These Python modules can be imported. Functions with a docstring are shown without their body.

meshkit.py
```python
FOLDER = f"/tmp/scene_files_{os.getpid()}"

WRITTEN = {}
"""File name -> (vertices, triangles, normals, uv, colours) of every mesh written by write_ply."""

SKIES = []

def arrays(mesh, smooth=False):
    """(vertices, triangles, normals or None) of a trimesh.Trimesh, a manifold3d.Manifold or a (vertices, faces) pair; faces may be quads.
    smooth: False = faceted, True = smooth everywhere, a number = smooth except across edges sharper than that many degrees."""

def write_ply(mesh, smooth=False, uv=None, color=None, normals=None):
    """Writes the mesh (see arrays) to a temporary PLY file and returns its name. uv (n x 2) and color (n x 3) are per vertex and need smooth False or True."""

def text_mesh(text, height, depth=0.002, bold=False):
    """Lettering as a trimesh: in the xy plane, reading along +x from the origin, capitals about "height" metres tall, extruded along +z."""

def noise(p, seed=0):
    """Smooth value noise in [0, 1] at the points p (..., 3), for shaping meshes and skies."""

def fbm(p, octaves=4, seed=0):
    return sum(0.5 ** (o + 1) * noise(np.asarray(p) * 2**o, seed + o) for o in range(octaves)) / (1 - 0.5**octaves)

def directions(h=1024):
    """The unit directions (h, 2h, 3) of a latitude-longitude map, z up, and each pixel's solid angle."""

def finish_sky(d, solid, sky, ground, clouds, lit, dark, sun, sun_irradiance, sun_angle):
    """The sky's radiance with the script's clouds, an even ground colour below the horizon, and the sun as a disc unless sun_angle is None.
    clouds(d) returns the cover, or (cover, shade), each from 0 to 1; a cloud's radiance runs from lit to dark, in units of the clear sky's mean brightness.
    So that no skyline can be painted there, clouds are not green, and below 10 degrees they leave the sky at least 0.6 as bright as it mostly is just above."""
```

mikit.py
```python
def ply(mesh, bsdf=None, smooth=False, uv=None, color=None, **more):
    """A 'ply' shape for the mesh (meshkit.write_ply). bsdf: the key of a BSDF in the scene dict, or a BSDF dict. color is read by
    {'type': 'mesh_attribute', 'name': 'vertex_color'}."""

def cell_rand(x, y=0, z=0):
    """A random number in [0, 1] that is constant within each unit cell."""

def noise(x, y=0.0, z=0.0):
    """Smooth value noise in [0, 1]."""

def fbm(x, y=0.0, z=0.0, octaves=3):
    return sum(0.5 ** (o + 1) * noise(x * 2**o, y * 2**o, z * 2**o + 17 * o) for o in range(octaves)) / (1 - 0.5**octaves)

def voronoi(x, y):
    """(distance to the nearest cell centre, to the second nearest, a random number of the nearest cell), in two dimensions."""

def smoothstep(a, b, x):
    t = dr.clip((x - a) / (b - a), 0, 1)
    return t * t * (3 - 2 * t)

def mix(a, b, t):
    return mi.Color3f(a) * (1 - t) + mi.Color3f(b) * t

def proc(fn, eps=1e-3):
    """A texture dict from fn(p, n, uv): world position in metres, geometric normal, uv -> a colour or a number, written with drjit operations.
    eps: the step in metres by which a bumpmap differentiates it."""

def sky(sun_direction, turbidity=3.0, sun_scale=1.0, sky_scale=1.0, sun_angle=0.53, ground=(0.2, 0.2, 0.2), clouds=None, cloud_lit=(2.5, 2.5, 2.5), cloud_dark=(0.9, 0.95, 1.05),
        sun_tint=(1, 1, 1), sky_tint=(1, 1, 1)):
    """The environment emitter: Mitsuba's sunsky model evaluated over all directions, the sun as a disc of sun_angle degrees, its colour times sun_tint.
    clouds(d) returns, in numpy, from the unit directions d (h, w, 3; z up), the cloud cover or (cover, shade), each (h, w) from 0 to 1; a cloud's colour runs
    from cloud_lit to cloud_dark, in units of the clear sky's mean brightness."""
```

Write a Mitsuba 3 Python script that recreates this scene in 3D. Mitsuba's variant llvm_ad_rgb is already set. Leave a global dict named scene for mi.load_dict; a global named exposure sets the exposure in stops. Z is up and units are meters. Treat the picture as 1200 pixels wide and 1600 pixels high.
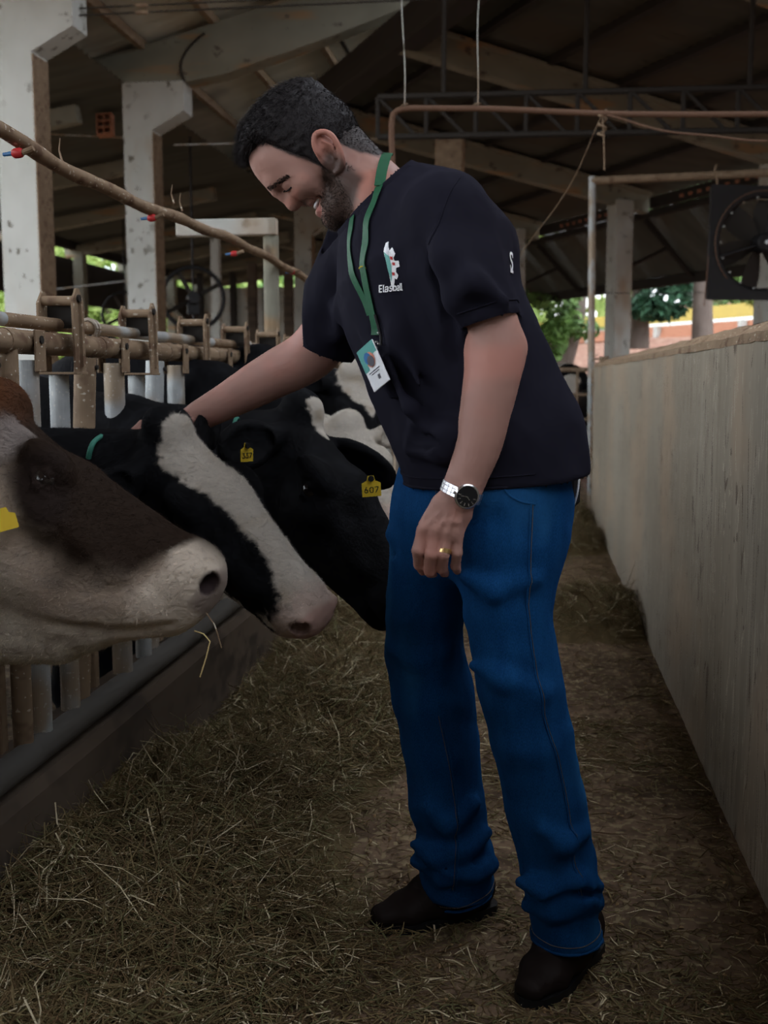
import math, numpy as np, trimesh, mitsuba as mi, drjit as dr
import mikit, meshkit
from mikit import proc, noise, fbm, voronoi, cell_rand, smoothstep, mix
from scipy.spatial import cKDTree
T = mi.ScalarTransform4f
scene, labels = {'type': 'scene'}, {}

# ---- camera, sky, exposure -------------------------------------------------------------------
scene['camera'] = {'type': 'thinlens', 'fov': 38.88, 'fov_axis': 'x', 'aperture_radius': 0.0035, 'focus_distance': 2.15,
                   'near_clip': 0.05, 'far_clip': 500.0,
                   'to_world': T().look_at(origin=[0.0000, 0.0000, 1.1400], target=[-0.1321, 0.9836, 1.0174], up=[0, 0, 1])}


def cloud_cover(d):
    c = meshkit.fbm(d * 3.0 + 5.0, 4)
    return np.clip(0.75 + 0.8 * (c - 0.45), 0, 1), np.clip(2.2 * (c - 0.5), 0, 0.6)


scene['sky'] = mikit.sky((-0.75, -0.45, 0.8), turbidity=4.0, sun_angle=None, sky_scale=1.0, ground=(0.16, 0.15, 0.11), clouds=cloud_cover,
                         cloud_lit=(1.6, 1.62, 1.66), cloud_dark=(0.9, 0.93, 1.0))
exposure = 4.42

# ---- helpers ---------------------------------------------------------------------------------
V = lambda *a: np.array(a, float)
TC, RI, UPZ = V(0.13, -0.99, 0), V(0.99, 0.13, 0), V(0, 0, 1)        # roughly towards the viewer, to his right, and up
rng = np.random.default_rng(7)
_used = {}


def numbered(name):
    n = _used.get(name, 0)
    _used[name] = n + 1
    return name if n == 0 else f'{name}_{n:03d}'


def put(key, mesh, bsdf, smooth=30, color=None):
    if color is not None and smooth not in (True, False):
        smooth = True
    scene[key] = mikit.ply(mesh, bsdf, smooth, color=color)
    return key


def thing(name, label, cat, group=None):
    key = numbered(name)
    labels[key] = {'label': label, 'category': cat}
    if group:
        labels[key]['group'] = group
    return key


def one(name, label, cat, mesh, bsdf, group=None, smooth=30, color=None):
    return put(thing(name, label, cat, group), mesh, bsdf, smooth, color)


def part(parent, name, mesh, bsdf, smooth=30, color=None, label=None):
    key = numbered(parent + '__' + name)
    if label:
        labels[key] = {'label': label}
    return put(key, mesh, bsdf, smooth, color)


def struct(name, mesh, bsdf, smooth=30, label=None):
    put(name, mesh, bsdf, smooth)
    labels[name] = {'kind': 'structure'}
    if label:
        labels[name]['label'] = label
    return name


def unit(v):
    v = np.asarray(v, float)
    return v / max(np.linalg.norm(v), 1e-12)


def cat(ms):
    vs, fs, o = [], [], 0
    for m in ms:
        v, f = (m.vertices, m.faces) if hasattr(m, 'vertices') else m
        vs.append(np.asarray(v, float)); fs.append(np.asarray(f) + o); o += len(vs[-1])
    return np.vstack(vs), np.vstack(fs)


def frame(z, hint=(0, 0, 1)):
    z = unit(z)
    h = np.asarray(hint, float)
    if abs(z @ unit(h)) > 0.98:
        h = V(1, 0, 0) if abs(z[0]) < 0.9 else V(0, 1, 0)
    x = unit(np.cross(h, z))
    return x, np.cross(z, x), z


def xf(m, R=None, t=(0, 0, 0)):
    v, f = (m.vertices, m.faces) if hasattr(m, 'vertices') else m
    v = np.asarray(v, float)
    return (v @ np.asarray(R).T if R is not None else v) + np.asarray(t, float), f


def rotz(deg):
    a = math.radians(deg)
    return np.array([[math.cos(a), -math.sin(a), 0], [math.sin(a), math.cos(a), 0], [0, 0, 1]])


def axes(x, y, z):
    return np.stack([x, y, z], 1)


def box(c, s, R=None, bev=0.0):
    """A box with its edges chamfered by bev."""
    hx, hy, hz = np.asarray(s, float) / 2
    if bev <= 0:
        m = trimesh.creation.box(s)
        return xf((m.vertices, m.faces), R, c)
    b = bev
    pts = [(sx * (hx - (b if k != 0 else 0)), sy * (hy - (b if k != 1 else 0)), sz * (hz - (b if k != 2 else 0)))
           for sx in (-1, 1) for sy in (-1, 1) for sz in (-1, 1) for k in range(3)]
    h = trimesh.convex.convex_hull(np.array(pts))
    return xf((h.vertices, h.faces), R, c)


def tube(path, r, n=8, caps=True, flat=None):
    """A swept tube; r a number or one per point; flat = (hint, ratio) squashes it across the hint direction."""
    P = np.asarray(path, float)
    m = len(P)
    rr = np.broadcast_to(np.asarray(r, float), (m,))
    t = np.gradient(P, axis=0)
    t /= np.linalg.norm(t, axis=1, keepdims=True) + 1e-12
    x, y, _ = frame(t[0], flat[0] if flat else (0, 0, 1))
    a = np.arange(n) * 2 * math.pi / n + math.pi / n
    vs = []
    for i in range(m):
        if flat:
            x, y, _ = frame(t[i], flat[0])
        else:
            x = unit(x - t[i] * (x @ t[i])); y = np.cross(t[i], x)
        k = flat[1] if flat else 1.0
        vs.append(P[i] + rr[i] * (np.cos(a)[:, None] * x + np.sin(a)[:, None] * y * k))
    vs = np.vstack(vs)
    i = np.arange(n); j = (i + 1) % n
    fs = [np.stack([i + k * n, j + k * n, j + (k + 1) * n], 1) for k in range(m - 1)] + [np.stack([i + k * n, j + (k + 1) * n, i + (k + 1) * n], 1) for k in range(m - 1)]
    if caps:
        vs = np.vstack([vs, P[:1], P[-1:]])
        fs += [np.stack([j, i, i * 0 + m * n], 1), np.stack([i + (m - 1) * n, j + (m - 1) * n, i * 0 + m * n + 1], 1)]
    return vs, np.vstack(fs)


def cyl(a, b, r, n=16):
    return tube([a, b], r, n)


def hollow(a, b, r, wall, n=16):
    """An open pipe."""
    a, b = np.asarray(a, float), np.asarray(b, float)
    x, y, z = frame(b - a)
    an = np.arange(n) * 2 * math.pi / n
    c = np.cos(an)[:, None] * x + np.sin(an)[:, None] * y
    rings = [a + c * r, b + c * r, b + c * (r - wall), a + c * (r - wall)]
    i = np.arange(n); j = (i + 1) % n
    fs = []
    for k in range(4):
        p, q = k * n, (k + 1) % 4 * n
        fs += [np.stack([i + p, j + p, j + q], 1), np.stack([i + p, j + q, i + q], 1)]
    return np.vstack(rings), np.vstack(fs)


def smoothpath(pts, n=40):
    from scipy.interpolate import CubicSpline
    P = np.asarray(pts, float)
    s = np.concatenate([[0], np.cumsum(np.linalg.norm(np.diff(P, axis=0), axis=1))])
    return CubicSpline(s, P)(np.linspace(0, s[-1], n))


def extrude(poly, depth, origin, ax, ay, bev=0):
    """A polygon in the plane (ax, ay) through origin, given depth along ax x ay, centred."""
    from shapely.geometry import Polygon
    m = trimesh.creation.extrude_polygon(Polygon(poly), depth, engine='earcut')
    az = np.cross(ax, ay)
    return xf((m.vertices - [0, 0, depth / 2], m.faces), axes(ax, ay, az), origin)


def corrugated(p0, along, across, L, W, pitch=0.12, amp=0.018, t=0.0015, nseg=4):
    """A corrugated sheet: ridges run along, waves run across; two faces, 1.5 mm apart."""
    along, across = unit(along), unit(across)
    nrm = np.cross(along, across)
    k = max(8, int(W / pitch * nseg))
    u = np.linspace(0, W, k + 1)
    w = amp * np.sin(u / pitch * 2 * math.pi)
    top = p0 + u[:, None] * across + w[:, None] * nrm
    vs = np.vstack([top, top + along * L, top + nrm * t, top + along * L + nrm * t])
    i = np.arange(k); m = k + 1
    fs = [np.stack([i, i + 1, i + 1 + m], 1), np.stack([i, i + 1 + m, i + m], 1),
          np.stack([i + 1 + 2 * m, i + 2 * m, i + 1 + 3 * m], 1), np.stack([i + 1 + 3 * m, i + 2 * m, i + 3 * m], 1),
          np.stack([i + 1, i, i + 2 * m], 1), np.stack([i + 1, i + 2 * m, i + 1 + 2 * m], 1)]
    return vs, np.vstack(fs)


# ---- implicit surfaces: smooth unions of tapered bones and ellipsoids, meshed by surface nets ----------
class Field:
    def __init__(self, lo, hi, h):
        self.lo, self.h = np.asarray(lo, float), h
        self.n = np.maximum(np.ceil((np.asarray(hi, float) - self.lo) / h).astype(int) + 1, 4)
        self.D = np.full(self.n, 1.0)

    def region(self, lo, hi, pad):
        a = np.clip(np.floor((lo - pad - self.lo) / self.h).astype(int), 0, self.n)
        b = np.clip(np.ceil((hi + pad - self.lo) / self.h).astype(int) + 1, 0, self.n)
        if np.any(b <= a):
            return None, None
        g = [self.lo[k] + self.h * np.arange(a[k], b[k]) for k in range(3)]
        return tuple(slice(a[k], b[k]) for k in range(3)), np.stack(np.meshgrid(*g, indexing='ij'), -1)

    def mixin(self, sl, d, k, op):
        D = self.D[sl]
        if op == 'cut':
            d = -d
            h = np.maximum(k - np.abs(D - d), 0) / max(k, 1e-9)
            self.D[sl] = np.maximum(D, d) + h * h * k * 0.25
        else:
            h = np.maximum(k - np.abs(D - d), 0) / max(k, 1e-9)
            self.D[sl] = np.minimum(D, d) - h * h * k * 0.25
        return self

    def bone(self, a, b, ra, rb=None, k=0.02, op='add'):
        a, b = np.asarray(a, float), np.asarray(b, float)
        rb = ra if rb is None else rb
        R = max(ra, rb)
        sl, p = self.region(np.minimum(a, b) - R, np.maximum(a, b) + R, k + 3 * self.h)
        if sl is None:
            return self
        ab = b - a
        t = np.clip(((p - a) @ ab) / max(ab @ ab, 1e-12), 0, 1)
        return self.mixin(sl, np.linalg.norm(p - a - t[..., None] * ab, axis=-1) - (ra + (rb - ra) * t), k, op)

    def chain(self, pts, rs, k=0.02, op='add'):
        for i in range(len(pts) - 1):
            self.bone(pts[i], pts[i + 1], rs[i], rs[i + 1], k, op)
        return self

    def ell(self, c, r, R=None, k=0.02, op='add'):
        c, r = np.asarray(c, float), np.asarray(r, float)
        sl, p = self.region(c - r.max(), c + r.max(), k + 3 * self.h)
        if sl is None:
            return self
        q = p - c
        if R is not None:
            q = q @ np.asarray(R)
        l1 = np.linalg.norm(q / r, axis=-1)
        l2 = np.linalg.norm(q / (r * r), axis=-1)
        return self.mixin(sl, l1 * (l1 - 1) / np.maximum(l2, 1e-9), k, op)

    def oval(self, a, b, ra, rb, wide, k=0.02, op='add'):
        """A tapered bone with an oval section: radii ra, rb = (across wide, across the other way)."""
        a, b, ra, rb = (np.asarray(x, float) for x in (a, b, ra, rb))
        R = max(ra.max(), rb.max())
        sl, p = self.region(np.minimum(a, b) - R, np.maximum(a, b) + R, k + 3 * self.h)
        if sl is None:
            return self
        ab = b - a
        t = np.clip(((p - a) @ ab) / (ab @ ab), 0, 1)
        q = p - a - t[..., None] * ab
        z = unit(ab)
        w = unit(np.asarray(wide) - z * (np.asarray(wide) @ z)); o = np.cross(z, w)
        rw, ro = ra[0] + (rb[0] - ra[0]) * t, ra[1] + (rb[1] - ra[1]) * t
        qw, qo, qz = q @ w, q @ o, q @ z
        m = np.minimum(rw, ro)
        l1 = np.sqrt((qw / rw) ** 2 + (qo / ro) ** 2 + (qz / m) ** 2)
        l2 = np.sqrt((qw / rw ** 2) ** 2 + (qo / ro ** 2) ** 2 + (qz / m ** 2) ** 2)
        return self.mixin(sl, np.where(l2 > 1e-6, l1 * (l1 - 1) / np.maximum(l2, 1e-6), -m), k, op)

    def half(self, p0, n, lo, hi, k=0.001):
        """Cuts away what lies beyond the plane (p0, n) within the box lo..hi."""
        sl, p = self.region(np.asarray(lo, float), np.asarray(hi, float), 0)
        d = (p - p0) @ unit(n)
        self.D[sl] = np.maximum(self.D[sl], d)
        return self

    def warp(self, fn, band=0.03):
        """Adds fn(points) to the distance near the surface."""
        w = np.argwhere(np.abs(self.D) < band)
        self.D[tuple(w.T)] += fn(self.lo + self.h * w)
        return self

    def mesh(self, relax=2):
        D = self.D
        D[0], D[-1], D[:, 0], D[:, -1], D[:, :, 0], D[:, :, -1] = (np.maximum(x, self.h * 0.5) for x in (D[0], D[-1], D[:, 0], D[:, -1], D[:, :, 0], D[:, :, -1]))
        s = D < 0
        c = [D[i:D.shape[0] - 1 + i, j:D.shape[1] - 1 + j, k:D.shape[2] - 1 + k] for i in (0, 1) for j in (0, 1) for k in (0, 1)]
        cnt = sum((x < 0).astype(np.int8) for x in c)
        act = np.argwhere((cnt > 0) & (cnt < 8))
        idx = -np.ones(cnt.shape, np.int64)
        idx[tuple(act.T)] = np.arange(len(act))
        val = np.stack([x[tuple(act.T)] for x in c], 1)
        off = np.array([(i, j, k) for i in (0, 1) for j in (0, 1) for k in (0, 1)], float)
        acc, num = np.zeros((len(act), 3)), np.zeros(len(act))
        for a in range(8):
            for b in range(a + 1, 8):
                if np.abs(off[a] - off[b]).sum() == 1:
                    va, vb = val[:, a], val[:, b]
                    m = (va < 0) != (vb < 0)
                    t = np.where(m, va / np.where(m, va - vb, 1), 0)
                    acc += np.where(m[:, None], off[a] + t[:, None] * (off[b] - off[a]), 0); num += m
        v = self.lo + self.h * (act + acc / num[:, None])
        fs = []
        for ax in range(3):
            a, b = [slice(None)] * 3, [slice(None)] * 3
            a[ax], b[ax] = slice(0, -1), slice(1, None)
            e = np.argwhere(s[tuple(a)] != s[tuple(b)])
            u, w = (ax + 1) % 3, (ax + 2) % 3
            e = e[(e[:, u] > 0) & (e[:, w] > 0) & (e[:, u] < cnt.shape[u]) & (e[:, w] < cnt.shape[w])]
            inside = s[tuple(e.T)]
            def cell(du, dw):
                q = e.copy(); q[:, u] -= du; q[:, w] -= dw
                return idx[tuple(q.T)]
            q = np.stack([cell(1, 1), cell(0, 1), cell(0, 0), cell(1, 0)], 1)
            q[~inside] = q[~inside][:, ::-1]
            fs += [q[:, [0, 1, 2]], q[:, [0, 2, 3]]]
        f = np.vstack(fs)
        f = f[(f >= 0).all(1)]
        if relax:
            from scipy.sparse import coo_matrix, diags
            e = np.vstack([f[:, [0, 1]], f[:, [1, 2]], f[:, [2, 0]]])
            A = coo_matrix((np.ones(len(e)), (e[:, 0], e[:, 1])), (len(v), len(v))).tocsr()
            A = ((A + A.T) > 0).astype(float)
            A = diags(1 / np.maximum(np.asarray(A.sum(1)).ravel(), 1)) @ A
            for _ in range(relax):
                v = v + 0.5 * (A @ v - v)
                v = v - 0.52 * (A @ v - v)
        return v, f


def keep(m, fmask):
    v, f = m
    f = f[fmask]
    u, inv = np.unique(f, return_inverse=True)
    return v[u], inv.reshape(-1, 3)


def vnormals(m):
    v, f = m
    n = np.zeros_like(v)
    fn = np.cross(v[f[:, 1]] - v[f[:, 0]], v[f[:, 2]] - v[f[:, 0]])
    for k in range(3):
        np.add.at(n, f[:, k], fn)
    return n / (np.linalg.norm(n, axis=1, keepdims=True) + 1e-20)


def thicken(m, t):
    """An open sheet given an inner side t below it, joined round its borders."""
    v, f = m
    n = vnormals(m)
    e = np.vstack([f[:, [0, 1]], f[:, [1, 2]], f[:, [2, 0]]])
    key = np.sort(e, 1)
    _, first, cnt = np.unique(key, axis=0, return_index=True, return_counts=True)
    b = e[first[cnt == 1]]
    o = len(v)
    return np.vstack([v, v - n * t]), np.vstack([f, f[:, ::-1] + o, np.stack([b[:, 1], b[:, 0], b[:, 0] + o], 1), np.stack([b[:, 1], b[:, 0] + o, b[:, 1] + o], 1)])


def surf(m):
    """A mesh with its normals and a search tree, to lay things on."""
    return m[0], vnormals(m), cKDTree(m[0])


def drape(v, sf, off=0.0, base=None):
    """Points laid onto the surface; base = their height above their own flat side."""
    v = np.asarray(v, float)
    d, i = sf[2].query(v, k=6)
    w = 1 / (d + 1e-4); w /= w.sum(1, keepdims=True)
    p = (sf[0][i] * w[..., None]).sum(1); n = (sf[1][i] * w[..., None]).sum(1)
    n /= np.linalg.norm(n, axis=1, keepdims=True)
    h = off if base is None else off + np.asarray(base)[:, None]
    return v - n * ((v - p) * n).sum(1, keepdims=True) + n * h


def sstep(a, b, x):
    t = np.clip((x - a) / (b - a), 0, 1)
    return t * t * (3 - 2 * t)


def lerp(a, b, t):
    t = np.asarray(t)[..., None]
    return np.asarray(a) * (1 - t) + np.asarray(b) * t


def fur(m, col, n, length, r, seed, flow, keep_=None, rise=0.35):
    """Short hairs on a mesh: one thin blade each, lying along flow(points); returns mesh and colours."""
    v, f = m
    rg = np.random.default_rng(seed)
    a = np.linalg.norm(np.cross(v[f[:, 1]] - v[f[:, 0]], v[f[:, 2]] - v[f[:, 0]]), axis=1)
    if keep_ is not None:
        a = a * keep_[f].min(1)
    t = rg.choice(len(f), n, p=a / a.sum())
    b = rg.dirichlet((1, 1, 1), n)
    p = (v[f[t]] * b[..., None]).sum(1)
    nr = (vnormals(m)[f[t]] * b[..., None]).sum(1)
    c = (col[f[t]] * b[..., None]).sum(1) * (0.55 + 0.95 * rg.random((n, 1)))
    d = flow(p) + 0.35 * rg.standard_normal((n, 3))
    d = d - nr * (d * nr).sum(1, keepdims=True)
    d /= np.linalg.norm(d, axis=1, keepdims=True) + 1e-9
    d = d + nr * rise * (0.4 + rg.random((n, 1)))
    s = np.cross(d, nr); s /= np.linalg.norm(s, axis=1, keepdims=True) + 1e-9
    L = length * (0.5 + rg.random((n, 1)))
    vs = np.stack([p - s * r, p + s * r, p + d * L], 1).reshape(-1, 3)
    return (vs, np.arange(3 * n).reshape(-1, 3)), np.repeat(c, 3, 0)


def fuzz(p, s, seed=0):
    return meshkit.fbm(np.asarray(p) * s, 3, seed) - 0.5


def text_on(text, height, depth, origin, ax, ay, bold=True):
    """Raised lettering, centred on origin."""
    m = meshkit.text_mesh(text, height, depth, bold)
    v = np.array(m.vertices)
    v[:, :2] -= (v[:, :2].max(0) + v[:, :2].min(0)) / 2
    ax, ay = unit(ax), unit(ay)
    return xf((v, m.faces), axes(ax, ay, np.cross(ax, ay)), origin)


# ---- materials -------------------------------------------------------------------------------
def mat(name, base, rough=0.7, bump=None, bscale=0.001, eps=1e-3, **kw):
    b = {'type': 'principled', 'base_color': base if isinstance(base, dict) else {'type': 'rgb', 'value': list(base)}, 'roughness': rough, 'specular': 0.3, **kw}
    if bump is not None:
        b = {'type': 'bumpmap', 'arbitrary': proc(bump, eps), 'scale': bscale, 'bsdf': b}
    scene[name] = {'type': 'twosided', 'bsdf': b}
    return name


VC = {'type': 'mesh_attribute', 'name': 'vertex_color'}


def wall_col(p, n, uv):
    streak = fbm(p.y * 22, p.x * 22, p.z * 1.3)
    big = fbm(p.y * 1.3, p.z * 1.1, 3.0)
    w = 9 * noise(p.y * 31, p.z * 3, 2.0)
    fleck = smoothstep(0.76, 0.88, noise(p.y * 120 + 3 * p.z, p.z * 19 + w, 5.0))
    dark = smoothstep(0.80, 0.9, noise(p.y * 47 - 4 * p.z, p.z * 17 + w, 9.0))
    c = mix((0.18, 0.152, 0.112), (0.265, 0.237, 0.187), smoothstep(0.2, 0.8, 0.45 * streak + 0.55 * big))
    c = mix(c, (0.30, 0.225, 0.155), 0.6 * smoothstep(0.45, 0.8, fbm(p.y * 2.1 + 7, p.z * 2.6, 1.0)))
    c = mix(c, (0.40, 0.36, 0.29), 0.45 * fleck)
    return mix(c, (0.08, 0.055, 0.04), 0.75 * dark)


def column_col(p, n, uv):
    spot = smoothstep(0.66, 0.76, fbm(p.x * 13, p.y * 13, p.z * 9)) * smoothstep(0.35, 0.6, fbm(p.x * 1.5, p.y * 1.5, p.z * 1.5 + 4))
    c = mix((0.38, 0.39, 0.355), (0.49, 0.50, 0.47), fbm(p.x * 4, p.y * 4, p.z * 2))
    c = mix(c, (0.10, 0.09, 0.065), 0.85 * spot)
    return mix(c, (0.34, 0.24, 0.15), 0.7 * smoothstep(0.55, 0.75, fbm(p.x * 3 + 8, p.y * 3, p.z * 1.2)))


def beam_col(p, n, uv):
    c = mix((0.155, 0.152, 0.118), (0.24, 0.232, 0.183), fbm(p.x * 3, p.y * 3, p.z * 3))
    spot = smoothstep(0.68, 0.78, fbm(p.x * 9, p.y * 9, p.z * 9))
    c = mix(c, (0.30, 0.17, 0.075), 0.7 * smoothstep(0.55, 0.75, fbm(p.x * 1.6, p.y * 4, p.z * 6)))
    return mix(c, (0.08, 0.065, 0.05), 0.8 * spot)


def floor_col(p, n, uv):
    a = fbm(p.x * 3, p.y * 3, 1.0, 4)
    b = fbm(p.x * 26, p.y * 26, 2.0, 3)
    c = mix((0.075, 0.048, 0.030), (0.17, 0.114, 0.072), smoothstep(0.3, 0.7, 0.55 * a + 0.45 * b))
    c = mix(c, (0.30, 0.25, 0.14), 0.5 * smoothstep(0.6, 0.8, noise(p.x * 90, p.y * 90)))
    return mix(c, (0.05, 0.032, 0.02), 0.6 * smoothstep(0.62, 0.8, fbm(p.x * 40 + 3, p.y * 40, 5.0)))


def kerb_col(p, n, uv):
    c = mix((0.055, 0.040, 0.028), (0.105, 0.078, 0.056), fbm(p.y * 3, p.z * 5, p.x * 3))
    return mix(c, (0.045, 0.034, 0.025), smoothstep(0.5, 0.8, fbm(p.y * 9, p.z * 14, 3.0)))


def galv_col(p, n, uv):
    d = smoothstep(0.42, 0.62, fbm(p.x * 9, p.y * 9, p.z * 5))
    c = mix((0.30, 0.32, 0.32), (0.42, 0.44, 0.44), fbm(p.x * 30, p.y * 30, p.z * 30))
    c = mix(c, (0.30, 0.225, 0.15), d * 0.9)
    return mix(c, (0.55, 0.53, 0.48), 0.5 * smoothstep(0.78, 0.86, noise(p.x * 160, p.y * 160, p.z * 160)))


def brown_col(p, n, uv):
    c = mix((0.15, 0.10, 0.062), (0.27, 0.195, 0.125), fbm(p.x * 14, p.y * 14, p.z * 14))
    c = mix(c, (0.10, 0.055, 0.032), 0.8 * smoothstep(0.55, 0.75, fbm(p.x * 22 + 4, p.y * 22, p.z * 22)))
    return mix(c, (0.6, 0.56, 0.47), 0.55 * smoothstep(0.80, 0.87, noise(p.x * 130, p.y * 130, p.z * 130)))


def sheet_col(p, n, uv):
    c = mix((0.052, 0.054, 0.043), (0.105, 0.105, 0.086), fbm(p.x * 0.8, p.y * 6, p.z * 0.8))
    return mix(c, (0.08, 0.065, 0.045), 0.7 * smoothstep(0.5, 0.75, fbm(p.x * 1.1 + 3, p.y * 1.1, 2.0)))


def denim_col(p, n, uv):
    w = noise(p.x * 900, p.y * 900, p.z * 330)
    v = fbm(p.x * 45, p.y * 45, p.z * 8)
    c = mix((0.0018, 0.022, 0.083), (0.008, 0.062, 0.178), 0.5 * w + 0.5 * v)
    return mix(c, (0.03, 0.14, 0.30), 0.35 * smoothstep(0.55, 0.8, fbm(p.x * 9, p.y * 9, p.z * 4 + 3)))


def hide_bump(p, n, uv):
    return noise(p.x * 300, p.y * 240, p.z * 170) + 0.6 * noise(p.x * 120, p.y * 110, p.z * 60)


def soil_col(p, n, uv):
    c = mix((0.10, 0.05, 0.033), (0.22, 0.115, 0.08), fbm(p.x * 2.5, p.y * 2.5, p.z * 4, 4))
    return mix(c, (0.30, 0.22, 0.16), 0.6 * smoothstep(0.6, 0.75, noise(p.x * 11, p.y * 11, p.z * 11)))


mat('m_wall', proc(wall_col), 0.9, lambda p, n, uv: fbm(p.y * 70, p.x * 70, p.z * 30), 0.004)
mat('m_column', proc(column_col), 0.9)
mat('m_beam', proc(beam_col), 0.9)
mat('m_floor', proc(floor_col), 0.95, lambda p, n, uv: fbm(p.x * 45, p.y * 45, 1.0), 0.010)
mat('m_kerb', proc(kerb_col), 0.9)
mat('m_galv', proc(galv_col), 0.5, metallic=0.25)
mat('m_brown', proc(brown_col), 0.75)
mat('m_sheet', proc(sheet_col), 0.8)
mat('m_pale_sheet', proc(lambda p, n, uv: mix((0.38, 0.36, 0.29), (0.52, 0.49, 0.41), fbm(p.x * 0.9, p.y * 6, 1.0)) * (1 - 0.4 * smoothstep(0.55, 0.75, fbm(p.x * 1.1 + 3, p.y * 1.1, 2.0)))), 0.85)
mat('m_rail', (0.085, 0.08, 0.072), 0.6)
mat('m_steel', (0.022, 0.019, 0.016), 0.75)
mat('m_black', (0.008, 0.008, 0.009), 0.5)
mat('m_soil', proc(soil_col), 0.95)
mat('m_vc', VC, 0.8)
mat('m_hide', VC, 0.75, hide_bump, 0.0014, specular=0.08)
mat('m_wet', (0.012, 0.009, 0.008), 0.08, specular=0.6)
mat('m_skin', VC, 0.5, lambda p, n, uv: noise(p.x * 700, p.y * 700, p.z * 700), 0.0006)
mat('m_shirt', (0.0115, 0.0112, 0.0185), 0.85, lambda p, n, uv: noise(p.x * 1100, p.y * 1100, p.z * 1100), 0.0006, specular=0.05)
mat('m_denim', proc(denim_col), 0.85, lambda p, n, uv: noise(p.x * 800, p.y * 800, p.z * 500), 0.0008, specular=0.05)
mat('m_boot', (0.013, 0.0085, 0.0075), 0.6, lambda p, n, uv: fbm(p.x * 120, p.y * 120, p.z * 120), 0.002, specular=0.12)
mat('m_hair', VC, 0.6, specular=0.12)
mat('m_silver', (0.72, 0.72, 0.74), 0.22, metallic=1.0)
mat('m_gold', (0.8, 0.56, 0.25), 0.25, metallic=1.0)
mat('m_yellow', (0.60, 0.42, 0.03), 0.45)
mat('m_barrier', (0.36, 0.26, 0.055), 0.6)
mat('m_white', (0.75, 0.77, 0.80), 0.4)
mat('m_red', (0.42, 0.03, 0.03), 0.4)
mat('m_blue', (0.05, 0.16, 0.36), 0.4)
mat('m_green', (0.010, 0.080, 0.036), 0.55)
mat('m_rust', (0.125, 0.070, 0.044), 0.8)
mat('m_orange', (0.33, 0.145, 0.085), 0.85)


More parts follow.
